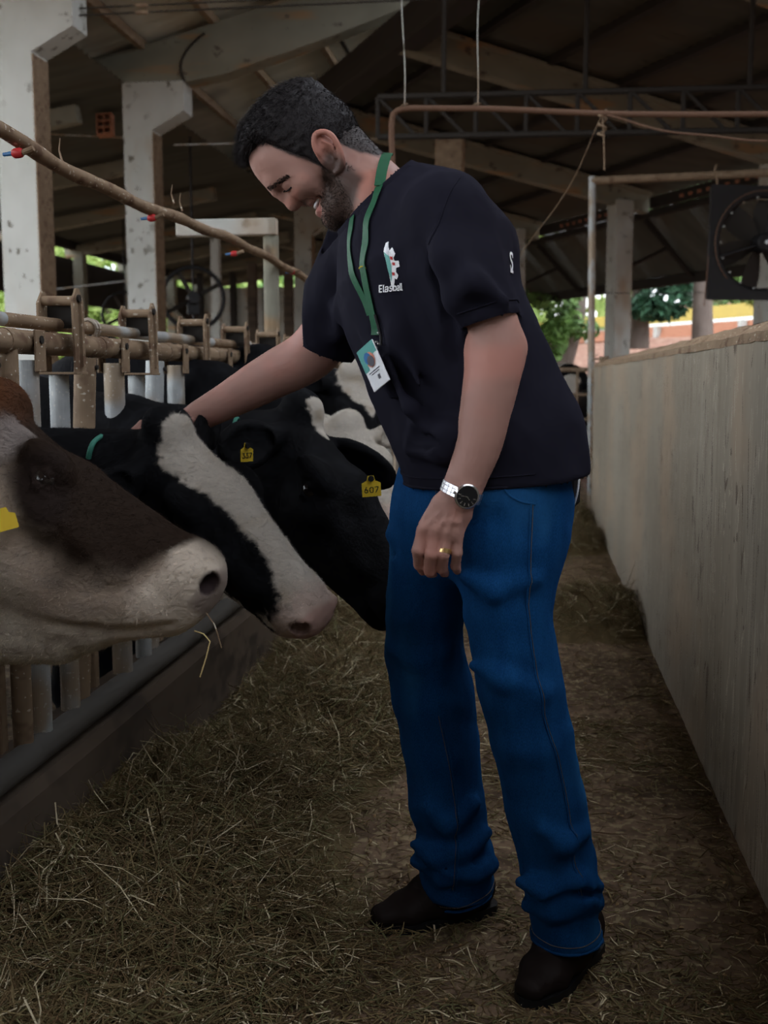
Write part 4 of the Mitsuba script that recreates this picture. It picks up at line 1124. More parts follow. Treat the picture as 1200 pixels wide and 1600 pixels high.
S_.warp(lambda p: 0.017 * (meshkit.fbm(np.stack([(p @ LAT) * 13 + p[:, 2] * 3, (p @ FWD) * 13, p[:, 2] * 5], 1), 3, 31) - 0.5)
        + 0.009 * (meshkit.fbm(np.stack([p[:, 0] * 20 + p[:, 2] * 14, p[:, 1] * 20, p[:, 2] * 9], 1), 2, 32) - 0.5))
# openings: sleeves, hem, neck
hemS, nH = V(*(-0.069,2.05,0.958)), unit(V(0.10, 0.06, -1))
S_.half(hemS, nH, hemS - [0.45, 0.45, 0.3], hemS + [0.45, 0.45, 0.1])
nk, nN = V(*(-0.278,2.055,1.468)), unit(V(-0.62, -0.10, 0.72))
S_.half(nk + nN * 0.012, nN, nk - [0.13, 0.12, 0.11], nk + [0.10, 0.12, 0.2])
sm = S_.mesh(2)
fc = sm[0][sm[1]].mean(1)
fn_ = fnrm(sm)
lidf = lambda c, n, r: (np.abs((fc - c) @ n) < 0.006) & (fn_ @ n > 0.6) & (np.linalg.norm(fc - c, axis=1) < r)
shirt = even_rim(keep(sm, ~(lidf(slL, dL, 0.085) | (((fc - slR) @ dR > -0.004) & (np.linalg.norm(fc - slR, axis=1) < 0.115)) | lidf(hemS, nH, 0.34) | lidf(nk + nN * 0.012, nN, 0.11))), [(slL, dL, 0.1), (slR, dR, 0.11), (hemS, nH, 0.34), (nk + nN * 0.012, nN, 0.11)])
tk = man + '__shirt'
put(tk, thicken(shirt, 0.003), 'm_shirt', True)
ss_ = surf(sm)


def part_surf(a, b, r):
    """The shirt's surface near the axis a-b only."""
    a, b = np.asarray(a), np.asarray(b)
    t = np.clip(((sm[0] - a) @ (b - a)) / ((b - a) @ (b - a)), 0, 1.2)
    i = np.flatnonzero(np.linalg.norm(sm[0] - a - t[:, None] * (b - a), axis=1) < r)
    return sm[0][i], ss_[1][i], cKDTree(sm[0][i])


sfL, sfR = part_surf(slL * 0.6 + shL * 0.4, slL, 0.082), part_surf(slR * 0.6 + shR * 0.4, slR, 0.095)


def hemline(c, n, r, up_, wid, name, N=60, sf=None, out=None):
    x, y, _ = frame(n)
    q = np.array([c + r * (math.cos(a) * x + math.sin(a) * y) for a in np.linspace(0, 2 * math.pi, N)])
    for _ in range(4):
        q = drape(q, sf or ss_, 0.0008); q = q - n * (((q - c) @ n) + up_)[:, None]
    if out is not None:
        m = (q - c) @ out > -0.012
        m[-1] = m[0]
        s0 = np.flatnonzero(m & ~np.roll(m, 1))
        if len(s0):
            q, m = np.roll(q[:-1], -s0[0], 0), np.roll(m[:-1], -s0[0])
            q = q[:np.flatnonzero(~m)[0]]
    part(tk, name, tube(q, wid, 6), 'm_shirt', 60)


hemline(slL, dL, 0.062, 0.022, 0.0016, 'sleeve_seam', 60, sfL, unit(LAT - 0.4 * FWD)); hemline(slR, dR, 0.072, 0.022, 0.0016, 'sleeve_seam', 60, sfR, -LAT)
hemline(hemS, nH, 0.18, 0.022, 0.0016, 'hem_seam', 90); hemline(hemS, nH, 0.18, 0.003, 0.0026, 'hem_seam', 90)
hemline(nk + nN * 0.012, nN, 0.07, 0.004, 0.0062, 'collar'); hemline(nk + nN * 0.012, nN, 0.07, 0.017, 0.0016, 'collar_seam')
part(tk, 'armhole_seam', tube(drape(smoothpath([(-0.128,1.88,1.462), (-0.15,1.83,1.401), (-0.156,1.83,1.339), (-0.142,1.83,1.266)], 40), ss_, 0.0006), 0.0016, 5), 'm_shirt', 60)

# body: torso and legs under the clothes, then head, arms and hands
SKIN = V(0.335, 0.185, 0.150)
B = Field(V(-0.40, 1.72, 0.02), V(0.40, 2.45, 1.62), 0.013)
for leg in (legL[:-1], legR[:-1]):
    for a, b in zip(leg[:-1], leg[1:]):
        B.oval(a[0], b[0], (a[1] * 0.72, a[2] * 0.68), (b[1] * 0.66, b[2] * 0.66), RI, 0.01)
for a, b in zip(sp[:-1], sp[1:]):
    B.oval(a[0], b[0], (a[1] * 0.78, a[2] * 0.72), (b[1] * 0.78, b[2] * 0.72), LAT, 0.03)
B.bone(V(*(-0.228,2.05,1.462)), shL - V(0, 0, 0.02), 0.05, 0.052, 0.03).bone(V(*(-0.273,2.08,1.456)), shR - V(0, 0, 0.01), 0.045, 0.05, 0.03)
B.bone(shL - V(0, 0, 0.02), slL + V(0, 0, 0.05), 0.05, 0.043, 0.02).bone(shR, slR * 0.8 + shR * 0.2, 0.05, 0.043, 0.02)
torso = B.mesh(1)

# head, in its own frame: f forward along the face, u to the crown, s to his left
kh = 1.07
HO = V(*(-0.392,2.085,1.537))
ph = math.radians(50)
hf_ = unit(-math.cos(ph) * RI - math.sin(ph) * UPZ + 0.06 * TC)
hu_ = unit(-math.sin(ph) * RI + math.cos(ph) * UPZ); hu_ = unit(hu_ - hf_ * (hu_ @ hf_))
hs_ = np.cross(hu_, hf_)
if hs_ @ TC < 0:
    hs_ = -hs_


MU = [-0.15, -0.11, -0.092, -0.08, -0.0705, -0.0565, -0.0435, -0.035, -0.016, 0.028, 0.036, 0.060, 0.10]
MV = [-0.12, -0.086, -0.0706, -0.0531, -0.0442, -0.0325, -0.0220, -0.0070, 0.0002, 0.0316, 0.0455, 0.064, 0.10]
MF = [0.018, 0.020, 0.0254, 0.022, 0.033, 0.0324, 0.0386, 0.029, 0.0325, 0.004, 0.0055, 0.003, 0.0]


def face_map(f, u):
    """A short lower face, the mouth drawn back in a smile."""
    f, u = np.asarray(f, float), np.asarray(u, float)
    k = sstep(0.02, 0.05, f)
    return f - np.interp(u, MU, MF) * sstep(0.03, 0.09, f), u + (np.interp(u, MU, MV) - u) * k


def Hd(f, u, s=0.0):
    f2, u2 = face_map(f, u)
    return HO + kh * (float(f2) * hf_ + float(u2) * hu_ + s * hs_)


Hr = lambda f, u, s=0.0: HO + kh * (f * hf_ + u * hu_ + s * hs_)
RH = axes(hf_, hs_, hu_)
cs = np.array([Hd(f, u, s) for f in (-0.15, 0.15) for u in (-0.17, 0.19) for s in (-0.11, 0.11)])
Q = Field(np.minimum(cs.min(0), (-0.275,2.05,1.446)) - 0.005, cs.max(0) + 0.005, 0.0026)
K = lambda x: kh * x
E3 = lambda f, s, u: (K(f), K(s), K(u))
Q.ell(Hd(-0.004, 0.046), E3(0.090, 0.075, 0.086), RH, 0.02)
Q.ell(Hd(0.048, 0.060), E3(0.046, 0.062, 0.062), RH, 0.025)
Q.oval(Hd(0.045, 0.015), Hd(0.050, -0.070), (K(0.060), K(0.042)), (K(0.046), K(0.017)), hs_, 0.025)
Q.bone(Hd(0.084, 0.036, -0.028), Hd(0.084, 0.036, 0.028), K(0.0135), K(0.0135), 0.015)      # brow ridge
for q in (-1, 1):
    Q.chain([Hd(0.002, -0.01, 0.062 * q), Hd(0.008, -0.058, 0.056 * q), Hd(0.062, -0.090, 0.026 * q), Hd(0.074, -0.093, 0)], [K(0.015), K(0.016), K(0.017), K(0.018)], 0.025)
    Q.ell(Hr(0.050, 0.002, 0.042 * q), E3(0.024, 0.022, 0.020), RH, 0.02)               # cheek, raised by the smile
    Q.ell(Hr(0.087, 0.0215, 0.034 * q), E3(0.011, 0.016, 0.0085), RH, 0.012, 'cut')           # eye socket
    Q.ell(Hr(0.0700, 0.0225, 0.034 * q), E3(0.0130, 0.0170, 0.0105), RH, 0.005)               # closed lid over the eye
    Q.ell(Hd(0.104, -0.008, 0.0118 * q), E3(0.0145, 0.0090, 0.0098), RH, 0.006)               # nostril wing
    Q.ell(Hd(0.110, -0.0205, 0.0065 * q), E3(0.006, 0.0035, 0.004), RH, 0.003, 'cut')
    Q.chain([Hd(0.098, -0.026, 0.020 * q), Hd(0.088, -0.046, 0.033 * q), Hd(0.078, -0.062, 0.036 * q)], [K(0.002), K(0.003), K(0.002)], 0.010, 'cut')
Q.chain([Hd(0.094, 0.030), Hd(0.103, 0.008), Hd(0.117, -0.013)], [K(0.0092), K(0.0092), K(0.0115)], 0.010)
Q.ell(Hd(0.119, -0.016), E3(0.0125, 0.0135, 0.0115), RH, 0.008)
Q.ell(Hr(0.044, -0.028), E3(0.016, 0.034, 0.024), RH, 0.012)
Q.chain([Hd(0.081, -0.050, -0.026), Hd(0.1005, -0.0445, -0.010), Hd(0.1015, -0.0435, 0), Hd(0.1005, -0.0445, 0.010), Hd(0.081, -0.050, 0.026)], [K(0.004), K(0.0062), K(0.0066), K(0.0062), K(0.004)], 0.006)
Q.chain([Hd(0.080, -0.058, -0.024), Hd(0.098, -0.0690, -0.010), Hd(0.100, -0.0705, 0), Hd(0.098, -0.0690, 0.010), Hd(0.080, -0.058, 0.024)], [K(0.004), K(0.0074), K(0.008), K(0.0074), K(0.004)], 0.006)
Q.chain([Hd(0.084, -0.0570, -0.036), Hd(0.099, -0.0560, -0.010), Hd(0.099, -0.0560, 0.010), Hd(0.084, -0.0570, 0.036)], [K(0.003), K(0.0058), K(0.0058), K(0.003)], 0.004, 'cut')
Q.ell(Hd(0.083, -0.092), E3(0.016, 0.022, 0.015), RH, 0.015)
D0 = Q.D.copy()
for q in (-1, 1):                                                                           # ears
    er = axes(unit(hf_ * 0.94 + hu_ * 0.33), unit(hs_ * q + hf_ * 0.35 - hu_ * 0.1), np.zeros(3))
    ex = unit(hf_ * 0.94 + hu_ * 0.30); ey = unit(hs_ * q + hf_ * 0.30); ey = unit(ey - ex * (ey @ ex)); ez = np.cross(ex, ey)
    c = Hd(-0.006, -0.003, 0.078 * q)
    eb = lambda a, b, d=0.0: c + 1.14 * kh * (a * ex + b * ez * (1 if ez @ hu_ > 0 else -1) + d * ey)
    Q.ell(c, E3(0.020, 0.006, 0.034), axes(ex, ey, ez), 0.006)
    rim = [eb(0.013, 0.004, 0.004), eb(0.012, 0.020, 0.005), eb(0.002, 0.031, 0.006), eb(-0.012, 0.026, 0.008), eb(-0.018, 0.010, 0.009), eb(-0.015, -0.010, 0.007), eb(-0.006, -0.026, 0.004), eb(0.006, -0.030, 0.002)]
    Q.chain(smoothpath(rim, 24), np.interp(np.linspace(0, 7, 24), range(8), [K(0.003), K(0.0036), K(0.004), K(0.0042), K(0.004), K(0.004), K(0.006), K(0.004)]), 0.004)
    Q.chain([eb(-0.002, 0.018, 0.006), eb(-0.009, 0.006, 0.007), eb(-0.006, -0.012, 0.006)], [K(0.0025), K(0.003), K(0.003)], 0.004)
    Q.ell(eb(0.003, -0.002, 0.007), E3(0.009, 0.008, 0.012), axes(ex, ey, ez), 0.004, 'cut')
Q.bone(Hd(-0.036, -0.020), V(*(-0.275,2.065,1.469)), 0.053, 0.058, 0.03)
Q.bone(Hd(-0.005, -0.06), V(*(-0.288,2.055,1.458)), 0.046, 0.058, 0.03)
Q.warp(lambda p: 0.0008 * fuzz(p, 90, 41), 0.012)
hm = Q.mesh(3)
hl = (hm[0] - HO) @ axes(hf_, hu_, hs_) / kh
f_, u_, s_ = hl.T
fo, uo = f_, u_
gf, gu = np.meshgrid(np.linspace(-0.16, 0.16, 640), np.linspace(-0.2, 0.2, 800), indexing='ij')
mf, mu = face_map(gf, gu)
_, im = cKDTree(np.stack([mf.ravel(), mu.ravel()], 1)).query(np.stack([f_, u_], 1))
f_, u_ = gf.ravel()[im], gu.ravel()[im]
nz = fuzz(hm[0], 60, 42)
hc = np.tile(SKIN, (len(f_), 1))
hc = lerp(hc, V(0.40, 0.17, 0.13), 0.55 * sstep(0.022, 0.008, np.sqrt((f_ - 0.114) ** 2 + (u_ + 0.014) ** 2)))
hc = lerp(hc, V(0.42, 0.155, 0.11), 0.5 * sstep(0.074, 0.082, np.abs(s_)) * (f_ < 0.02))
hc = lerp(hc, V(0.40, 0.19, 0.145), 0.4 * sstep(0.03, 0.01, np.hypot(f_ - 0.066, u_ + 0.012)) * (np.abs(s_) > 0.02))
hc = lerp(hc, V(0.36, 0.15, 0.13), 0.9 * sstep(0.009, 0.006, np.hypot(f_ - 0.099, u_ + 0.0700)) * (np.abs(s_) < 0.022))
hc = lerp(hc, V(0.10, 0.03, 0.025), sstep(0.004, 0.002, np.abs(u_ + 0.055)) * (f_ > 0.072) * (np.abs(s_) < 0.024) * (f_ < 0.0985))
# stubble and beard
bl = np.interp(fo, [-0.03, 0.0, 0.015, 0.024, 0.034, 0.050, 0.060, 0.068], [0.004, 0.0, -0.002, -0.012, -0.025, -0.031, -0.036, -0.052])
beard = sstep(0.012, -0.012, uo - bl + 0.010 * nz) * sstep(-0.026, -0.004, fo) * sstep(-0.012, 0.004, uo - np.interp(fo, [0.0, 0.03, 0.06, 0.09], [-0.075, -0.088, -0.110, -0.13]))
lips = (np.abs(s_) < 0.030) * (f_ > 0.070) * sstep(0.019, 0.014, np.abs(u_ + 0.0575))
must = sstep(0.008, 0.004, np.abs(u_ + 0.0375 + 0.25 * (np.abs(s_)))) * (f_ > 0.075) * (np.abs(s_) < 0.034) * (f_ < 0.108)
soul = (np.abs(s_) < 0.02) * (f_ > 0.086) * (u_ < -0.074) * (u_ > -0.09)
hc = lerp(hc, V(0.030, 0.020, 0.016), np.clip(0.90 * beard * (1 - 0.45 * soul) + 0.65 * must, 0, 0.92) * (1 - lips))
HBX = [-0.14, -0.09, -0.06, -0.042, -0.03, -0.006, 0.002, 0.015, 0.022, 0.032, 0.040, 0.046, 0.059, 0.078, 0.11]
HBY = [-0.092, -0.086, -0.068, -0.030, 0.018, 0.020, -0.024, -0.020, 0.010, 0.032, 0.058, 0.086, 0.102, 0.106, 0.110]
hair_in = lambda f, u: u - np.interp(f, HBX, HBY)
hin = hair_in(fo, uo) + 0.01 * nz
hc = lerp(hc, V(0.010, 0.008, 0.008), 0.95 * sstep(-0.010, 0.008, hin) * (np.abs(s_) < 0.0775))

# arms with their hands
AF = Field(V(*(-0.208,1.85,0.792)) - [0, 0.09, 0], V(*(0.002,1.9,1.366)) + [0, 0.09, 0], 0.0028)
aL = [((-0.118,1.895,1.346), 0.044), ((-0.083,1.885,1.248), 0.046), ((-0.064,1.88,1.189), 0.0475), ((-0.068,1.87,1.129), 0.0465), ((-0.078,1.865,1.07), 0.042), ((-0.09,1.86,1.015), 0.0385), ((-0.105,1.857,0.975), 0.0330), ((-0.115,1.855,0.944), 0.0290)]
soft = lambda ps, n=26: (smoothpath([q for q, _ in ps], n), np.interp(np.linspace(0, 1, n), np.linspace(0, 1, len(ps)), [r for _, r in ps]))
AF.chain(*soft(aL), 0.012)
AF.bone(V(*(-0.037,1.9,1.189)), V(*(-0.042,1.9,1.173)), 0.024, 0.022, 0.03)
AF.oval(V(*(-0.114,1.855,0.953)), V(*(-0.129,1.85,0.92)), (0.030, 0.023), (0.033, 0.020), RI, 0.01)
AF.oval(V(*(-0.131,1.85,0.917)), V(*(-0.149,1.845,0.883)), (0.037, 0.018), (0.039, 0.0155), RI + 0.1 * UPZ, 0.012)
fingers = [[(-0.179,1.845,0.88), (-0.188,1.838,0.845), (-0.188,1.862,0.817), (-0.184,1.882,0.802)], [(-0.159,1.84,0.879), (-0.165,1.832,0.84), (-0.169,1.856,0.807), (-0.166,1.878,0.794)],
           [(-0.139,1.841,0.877), (-0.144,1.835,0.84), (-0.148,1.858,0.811), (-0.145,1.878,0.799)], [(-0.121,1.846,0.872), (-0.121,1.843,0.842), (-0.125,1.862,0.816), (-0.123,1.878,0.805)]]
for fg, r in zip(fingers, (0.0107, 0.0110, 0.0105, 0.0092)):
    AF.chain([V(*q) for q in fg], [r * 1.08, r, r * 0.93, r * 0.8], 0.0035)
    AF.ell(V(*fg[0]) + V(0, -0.007, 0.002), (0.009, 0.007, 0.011), None, 0.010)
AF.chain([V(*(-0.15,1.868,0.918)), V(*(-0.176,1.882,0.882)), V(*(-0.183,1.89,0.849)), V(*(-0.176,1.892,0.823))], [0.016, 0.0135, 0.0115, 0.009], 0.012)
for pts in ([(-0.136,1.832,0.913), (-0.142,1.828,0.897), (-0.156,1.83,0.883)], [(-0.123,1.832,0.919), (-0.129,1.829,0.898), (-0.136,1.83,0.881)], [(-0.113,1.835,0.919), (-0.117,1.832,0.897), (-0.12,1.835,0.88)], [(-0.143,1.835,0.918), (-0.162,1.832,0.897), (-0.176,1.833,0.884)]):
    AF.chain([V(*q) for q in pts], [0.002, 0.0028, 0.004], 0.008)
AF.warp(lambda p: 0.0012 * fuzz(p, 40, 51), 0.012)
armL = AF.mesh(2)
AR = Field(V(-0.98, 2.05, 0.90), V(-0.10, 2.42, 1.46), 0.0030)
aR = [((-0.37,2.22,1.321), 0.052), ((-0.419,2.245,1.232), 0.050), ((-0.465,2.27,1.185), 0.0505), ((-0.527,2.285,1.154), 0.0475), ((-0.591,2.29,1.121), 0.0425), ((-0.661,2.285,1.083), 0.034), ((-0.723,2.275,1.05), 0.0275)]
AR.chain(*soft(aR), 0.012)
AR.oval(V(*(-0.723,2.275,1.05)), V(*(-0.787,2.262,1.042)), (0.030, 0.020), (0.038, 0.016), V(0.1, 1, 0.2), 0.012)
rf_ = [[(-0.777,2.225,1.04), (-0.806,2.21,1.036), (-0.822,2.2,1.017), (-0.831,2.2,1.004)], [(-0.784,2.245,1.042), (-0.82,2.235,1.04), (-0.841,2.228,1.021), (-0.849,2.225,1.005)],
       [(-0.791,2.265,1.041), (-0.827,2.262,1.036), (-0.847,2.258,1.017), (-0.853,2.255,1)], [(-0.795,2.285,1.038), (-0.825,2.286,1.029), (-0.842,2.284,1.01), (-0.847,2.28,0.996)]]
for fg, r in zip(rf_, (0.0100, 0.0104, 0.0100, 0.0088)):
    AR.chain([V(*q) for q in fg], [r * 1.05, r, r * 0.93, r * 0.8], 0.003)
AR.chain([V(*(-0.724,2.235,1.043)), V(*(-0.749,2.215,1.025)), V(*(-0.771,2.205,1.009))], [0.014, 0.0125, 0.010], 0.012)
AR.warp(lambda p: 0.0012 * fuzz(p, 40, 52), 0.012)
armR = AR.mesh(2)


def armcol(m):
    v = m[0]
    c = lerp(SKIN, V(0.40, 0.185, 0.145), sstep(-0.15, 0.25, fuzz(v, 12, 53)))
    return c


bodym = cat([torso, hm, armL, armR])
put(man + '__body', bodym, 'm_skin', True, np.vstack([tint(torso, SKIN), hc, armcol(armL), armcol(armR)]))

# hair of the head: a cropped cap with combed relief and short strands
HF = Field(cs.min(0), cs.max(0), 0.003)
gx = np.stack(np.meshgrid(*[Q.lo[k] + Q.h * np.arange(Q.n[k]) for k in range(3)], indexing='ij'), -1)
HF.lo, HF.h, HF.n = Q.lo, Q.h, Q.n
lp = (gx - HO) / kh
lf, lu, lz = lp @ hf_, lp @ hu_, np.abs(lp @ hs_)
hh = hair_in(lf, lu)
comb = meshkit.fbm(np.stack([lf * 75 + lu * 20, lp @ hs_ * 280, lu * 100], -1), 2, 61) - 0.5
full = 0.004 + 0.019 * sstep(0.055, 0.125, lu) * (1 - 0.45 * sstep(0.035, 0.085, lf)) + 0.002 * sstep(0.05, 0.085, lf) * sstep(0.10, 0.125, lu) + 0.004 * sstep(-0.05, -0.10, lf)
th = -0.004 + (full + 0.004) * sstep(-0.004, np.where(lf > 0.06, 0.014, 0.030), hh) + 0.0065 * comb * sstep(0.0, 0.03, hh)
HF.D = D0 - kh * th
del gx, lp
hair = HF.mesh(2)
hk = numbered(man + '__hair')
hn = vnormals(hair)
rg = np.random.default_rng(3)
hq = (hair[0] - HO) @ axes(hf_, hu_, hs_) / kh
pick = rg.choice(np.flatnonzero(hair_in(hq[:, 0], hq[:, 1]) > 0.002), 9000)
sv, sf, scol = [hair[0]], [hair[1]], [lerp(V(0.010, 0.009, 0.010), V(0.022, 0.019, 0.020), rg.random(len(hair[0])))]
o = len(hair[0])


def strands(roots, dirs, length, r, rg, sv, sf, scol, o, c0, c1, bend=0.4):
    n = len(roots)
    d1 = dirs / np.linalg.norm(dirs, axis=1, keepdims=True)
    side = np.cross(d1, [0.3, 0.5, 0.8]); side /= np.linalg.norm(side, axis=1, keepdims=True)
    up = np.cross(side, d1)
    L = length * (0.6 + 0.8 * rg.random((n, 1)))
    mid = roots + d1 * L * 0.5 + up * L * bend * 0.15
    tip = roots + d1 * L - up * L * bend * 0.2
    v = np.stack([roots + side * r, roots - side * r, roots + up * r, mid + side * r * 0.8, mid - side * r * 0.8, mid + up * r * 0.8, tip], 1).reshape(-1, 3)
    t = np.array([[0, 1, 4], [0, 4, 3], [1, 2, 5], [1, 5, 4], [2, 0, 3], [2, 3, 5], [3, 4, 6], [4, 5, 6], [5, 3, 6]])
    f = (t[None] + (np.arange(n) * 7)[:, None, None]).reshape(-1, 3) + o
    sv.append(v); sf.append(f); scol.append(np.repeat(lerp(c0, c1, rg.random(n)), 7, 0))
    return o + len(v)


rl = (hair[0][pick] - HO) @ axes(hf_, hu_, hs_) / kh
dr_ = hn[pick] * 0.55 + hf_ * np.where(rl[:, 1:2] > 0.08, 0.9, 0.1) - hu_ * np.where(rl[:, 1:2] > 0.08, 0.0, 0.8) + 0.25 * rg.standard_normal((9000, 3))
o = strands(hair[0][pick] - hn[pick] * 0.001, dr_, np.where(rl[:, 1:2] > 0.09, 0.014, 0.006), 0.0005, rg, sv, sf, scol, o, V(0.008, 0.007, 0.008), V(0.030, 0.027, 0.028))
put(hk, (np.vstack(sv), np.vstack(sf)), 'm_hair', True, np.vstack(scol))
# beard strands
bi = np.flatnonzero((beard * (1 - lips) > 0.5) & (np.abs(s_) < 0.076))
bn = vnormals(hm)
bi = rg.choice(bi, 5200)
sv, sf, scol = [], [], []
strands(hm[0][bi], bn[bi] * 0.6 - hu_ * 0.6 + 0.3 * rg.standard_normal((5200, 3)), np.full((5200, 1), 0.0042), 0.00032, rg, sv, sf, scol, 0, V(0.012, 0.009, 0.008), V(0.035, 0.025, 0.02))
put(man + '__beard', (np.vstack(sv), np.vstack(sf)), 'm_hair', False, np.vstack(scol))
ni = np.flatnonzero((hin > 0.004) & (np.abs(s_) < 0.076) & (f_ < 0.03))
if len(ni):
    ni = rg.choice(ni, 4000)
    sv, sf, scol = [], [], []
    strands(hm[0][ni], bn[ni] * 0.5 - hu_ * 0.7 + 0.3 * rg.standard_normal((4000, 3)), np.full((4000, 1), 0.005), 0.00035, rg, sv, sf, scol, 0, V(0.008, 0.007, 0.007), V(0.02, 0.016, 0.016))
    part(man, 'hair', (np.vstack(sv), np.vstack(sf)), 'm_hair', False, np.vstack(scol))
# eyebrows, lashes, teeth
sh_ = surf(hm)
for q in (-1, 1):
    bp = drape(smoothpath([Hr(0.0965, 0.0455, 0.012 * q), Hr(0.0955, 0.0450, 0.023 * q), Hr(0.0878, 0.0385, 0.0389 * q), Hr(0.0753, 0.031, 0.052 * q), Hr(0.064, 0.026, 0.060 * q)], 120), sh_, 0.0)
    rr = rg.integers(0, 120, 360)
    sv, sf, scol = [], [], []
    strands(bp[rr] + hu_ * kh * (rg.random((360, 1)) - 0.5) * 0.0075, hs_ * q * 0.8 - hf_ * 0.2 + hu_ * 0.2 + 0.25 * rg.standard_normal((360, 3)) + 0.3 * hf_, np.full((360, 1), 0.006), 0.00045, rg, sv, sf, scol, 0, V(0.010, 0.008, 0.007), V(0.02, 0.016, 0.014))
    part(man, 'eyebrow', (np.vstack(sv), np.vstack(sf)), 'm_hair', False, np.vstack(scol))
    lp_ = drape(smoothpath([Hr(0.084, 0.0235, 0.018 * q), Hr(0.081, 0.0180, 0.034 * q), Hr(0.071, 0.0125, 0.050 * q)], 20), sh_, 0.0003)
    part(man, 'eyelashes', tube(lp_, 0.0016, 5), 'm_black', 60)
part(man, 'teeth', tube(smoothpath([Hd(0.080, -0.0525, -0.024), Hd(0.0960, -0.0560, -0.011), Hd(0.0985, -0.0565, 0), Hd(0.0960, -0.0560, 0.011), Hd(0.080, -0.0525, 0.024)], 20), 0.0038, 8), 'm_white', 60)

# boots
BOOT = []
for nm, toe, heel, ank, hemz in (('left', (0.045,1.936,0), (0.127,2.086,0), (0.088,2,0.094), 0.17), ('right', (-0.294,2.113,0), (-0.088,2.229,0), (-0.137,2.19,0.057), 0.17)):
    t, h_, a = V(*toe), V(*heel), V(*ank)
    d = unit(t - h_); s = np.cross(V(0, 0, 1), d)
    t = h_ + d * 0.235
    G = Field(np.minimum(t, h_) - [0.13, 0.13, 0.03], np.maximum(t, h_) + [0.13, 0.13, 0.32], 0.004)
    at = lambda x, z, y=0.0: h_ + d * x + V(0, 0, z) + s * y
    G.oval(at(0.01, 0.062), at(0.10, 0.055), (0.036, 0.045), (0.043, 0.042), s, 0.03)
    G.oval(at(0.10, 0.050), at(0.175, 0.040), (0.045, 0.038), (0.047, 0.030), s, 0.03)
    G.oval(at(0.175, 0.038), at(0.232, 0.034), (0.046, 0.029), (0.030, 0.021), s, 0.02)
    G.oval(at(0.035, 0.07), a - V(0, 0, 0.01) * 1.0, (0.037, 0.046), (0.040, 0.044), s, 0.04)
    G.bone(a - V(0, 0, 0.01), a + V(0, 0, 0.06), 0.040, 0.040, 0.02)
    G.oval(at(0.05, 0.11), at(0.13, 0.07), (0.035, 0.04), (0.035, 0.03), s, 0.03)
    G.half(at(0.1, 0.017), V(0, 0, -1), at(0.1, -0.1) - 0.3, at(0.1, 0.03) + [0.3, 0.3, 0])
    b = part(man, 'boot', G.mesh(2), 'm_boot', True)
    out = [(x, w) for x, w in ((-0.030, 0.018), (-0.02, 0.032), (0.02, 0.041), (0.06, 0.038), (0.10, 0.042), (0.16, 0.050), (0.20, 0.045), (0.235, 0.030), (0.252, 0.012))]
    poly = [(x, w) for x, w in out] + [(x, -w) for x, w in out[::-1]]
    part(b, 'sole', extrude(poly, 0.018, h_ + V(0, 0, 0.014), d, s), 'm_black', 20)
    hp = [(x, w) for x, w in poly if x < 0.065]
    part(b, 'heel', extrude(hp, 0.014, h_ + V(0, 0, 0.007), d, s), 'm_black', 20)

# watch and ring
wc, wn = V(*(-0.115,1.855,0.946)), unit(TC + 0.18 * RI - 0.12 * UPZ)
wd = unit(V(*(-0.125,1.85,0.917)) - V(*(-0.105,1.857,0.975)))             # down the arm
wr = unit(np.cross(wd, wn)); wn2 = np.cross(wr, wd)
wk = man + '__wristwatch'
face_c = wc + wn * 0.0365
put(wk, tube([face_c - wn * 0.008, face_c - wn * 0.003, face_c + wn * 0.001, face_c + wn * 0.0025], [0.0205, 0.0215, 0.0215, 0.0195], 28), 'm_silver', 25)
part(wk, 'dial', tube([face_c + wn * 0.0024, face_c + wn * 0.0029], 0.0182, 28), 'm_black', 25)
for k in range(12):
    a = k * math.pi / 6
    rd = math.cos(a) * wr + math.sin(a) * wd
    part(wk, 'hour_marker', box(face_c + wn * 0.0031 + rd * 0.0138, (0.0052, 0.0013, 0.0006), axes(rd, np.cross(wn, rd), wn)), 'm_silver', False)
for a, L in ((2.5, 0.008), (0.15, 0.0125)):
    rd = math.cos(a) * wr + math.sin(a) * wd
    part(wk, 'hand', box(face_c + wn * 0.0036 + rd * L * 0.45, (L, 0.0011, 0.0005), axes(rd, np.cross(wn, rd), wn)), 'm_silver', False)
part(wk, 'crown', tube([face_c + wr * 0.0205, face_c + wr * 0.0245], 0.003, 8), 'm_silver', 25)
for k in range(22):
    a = 0.55 + (2 * math.pi - 1.1) * (k + 0.5) / 22
    rad = V(0.0350, 0.0360)
    p = wc + math.sin(a) * wr * rad[0] + math.cos(a) * wn * rad[1]
    tn = unit(math.cos(a) * wr * rad[0] - math.sin(a) * wn * rad[1]); no = np.cross(tn, wd)
    for w0, w1 in ((-0.0095, -0.0040), (-0.0036, 0.0036), (0.0040, 0.0095)):
        part(wk, 'bracelet_link', box(p + wd * (w0 + w1) / 2, (0.0085, w1 - w0, 0.0028), axes(tn, wd, no), 0.0006), 'm_silver', False)
rg0, rg1 = V(*(-0.142,1.838,0.849)), V(*(-0.143,1.836,0.842))
part(man, 'wedding_ring', hollow(rg0, rg1, 0.0122, 0.0022, 24), 'm_gold', 40)

# lanyard, badge, prints on the shirt
lk = man + '__lanyard'


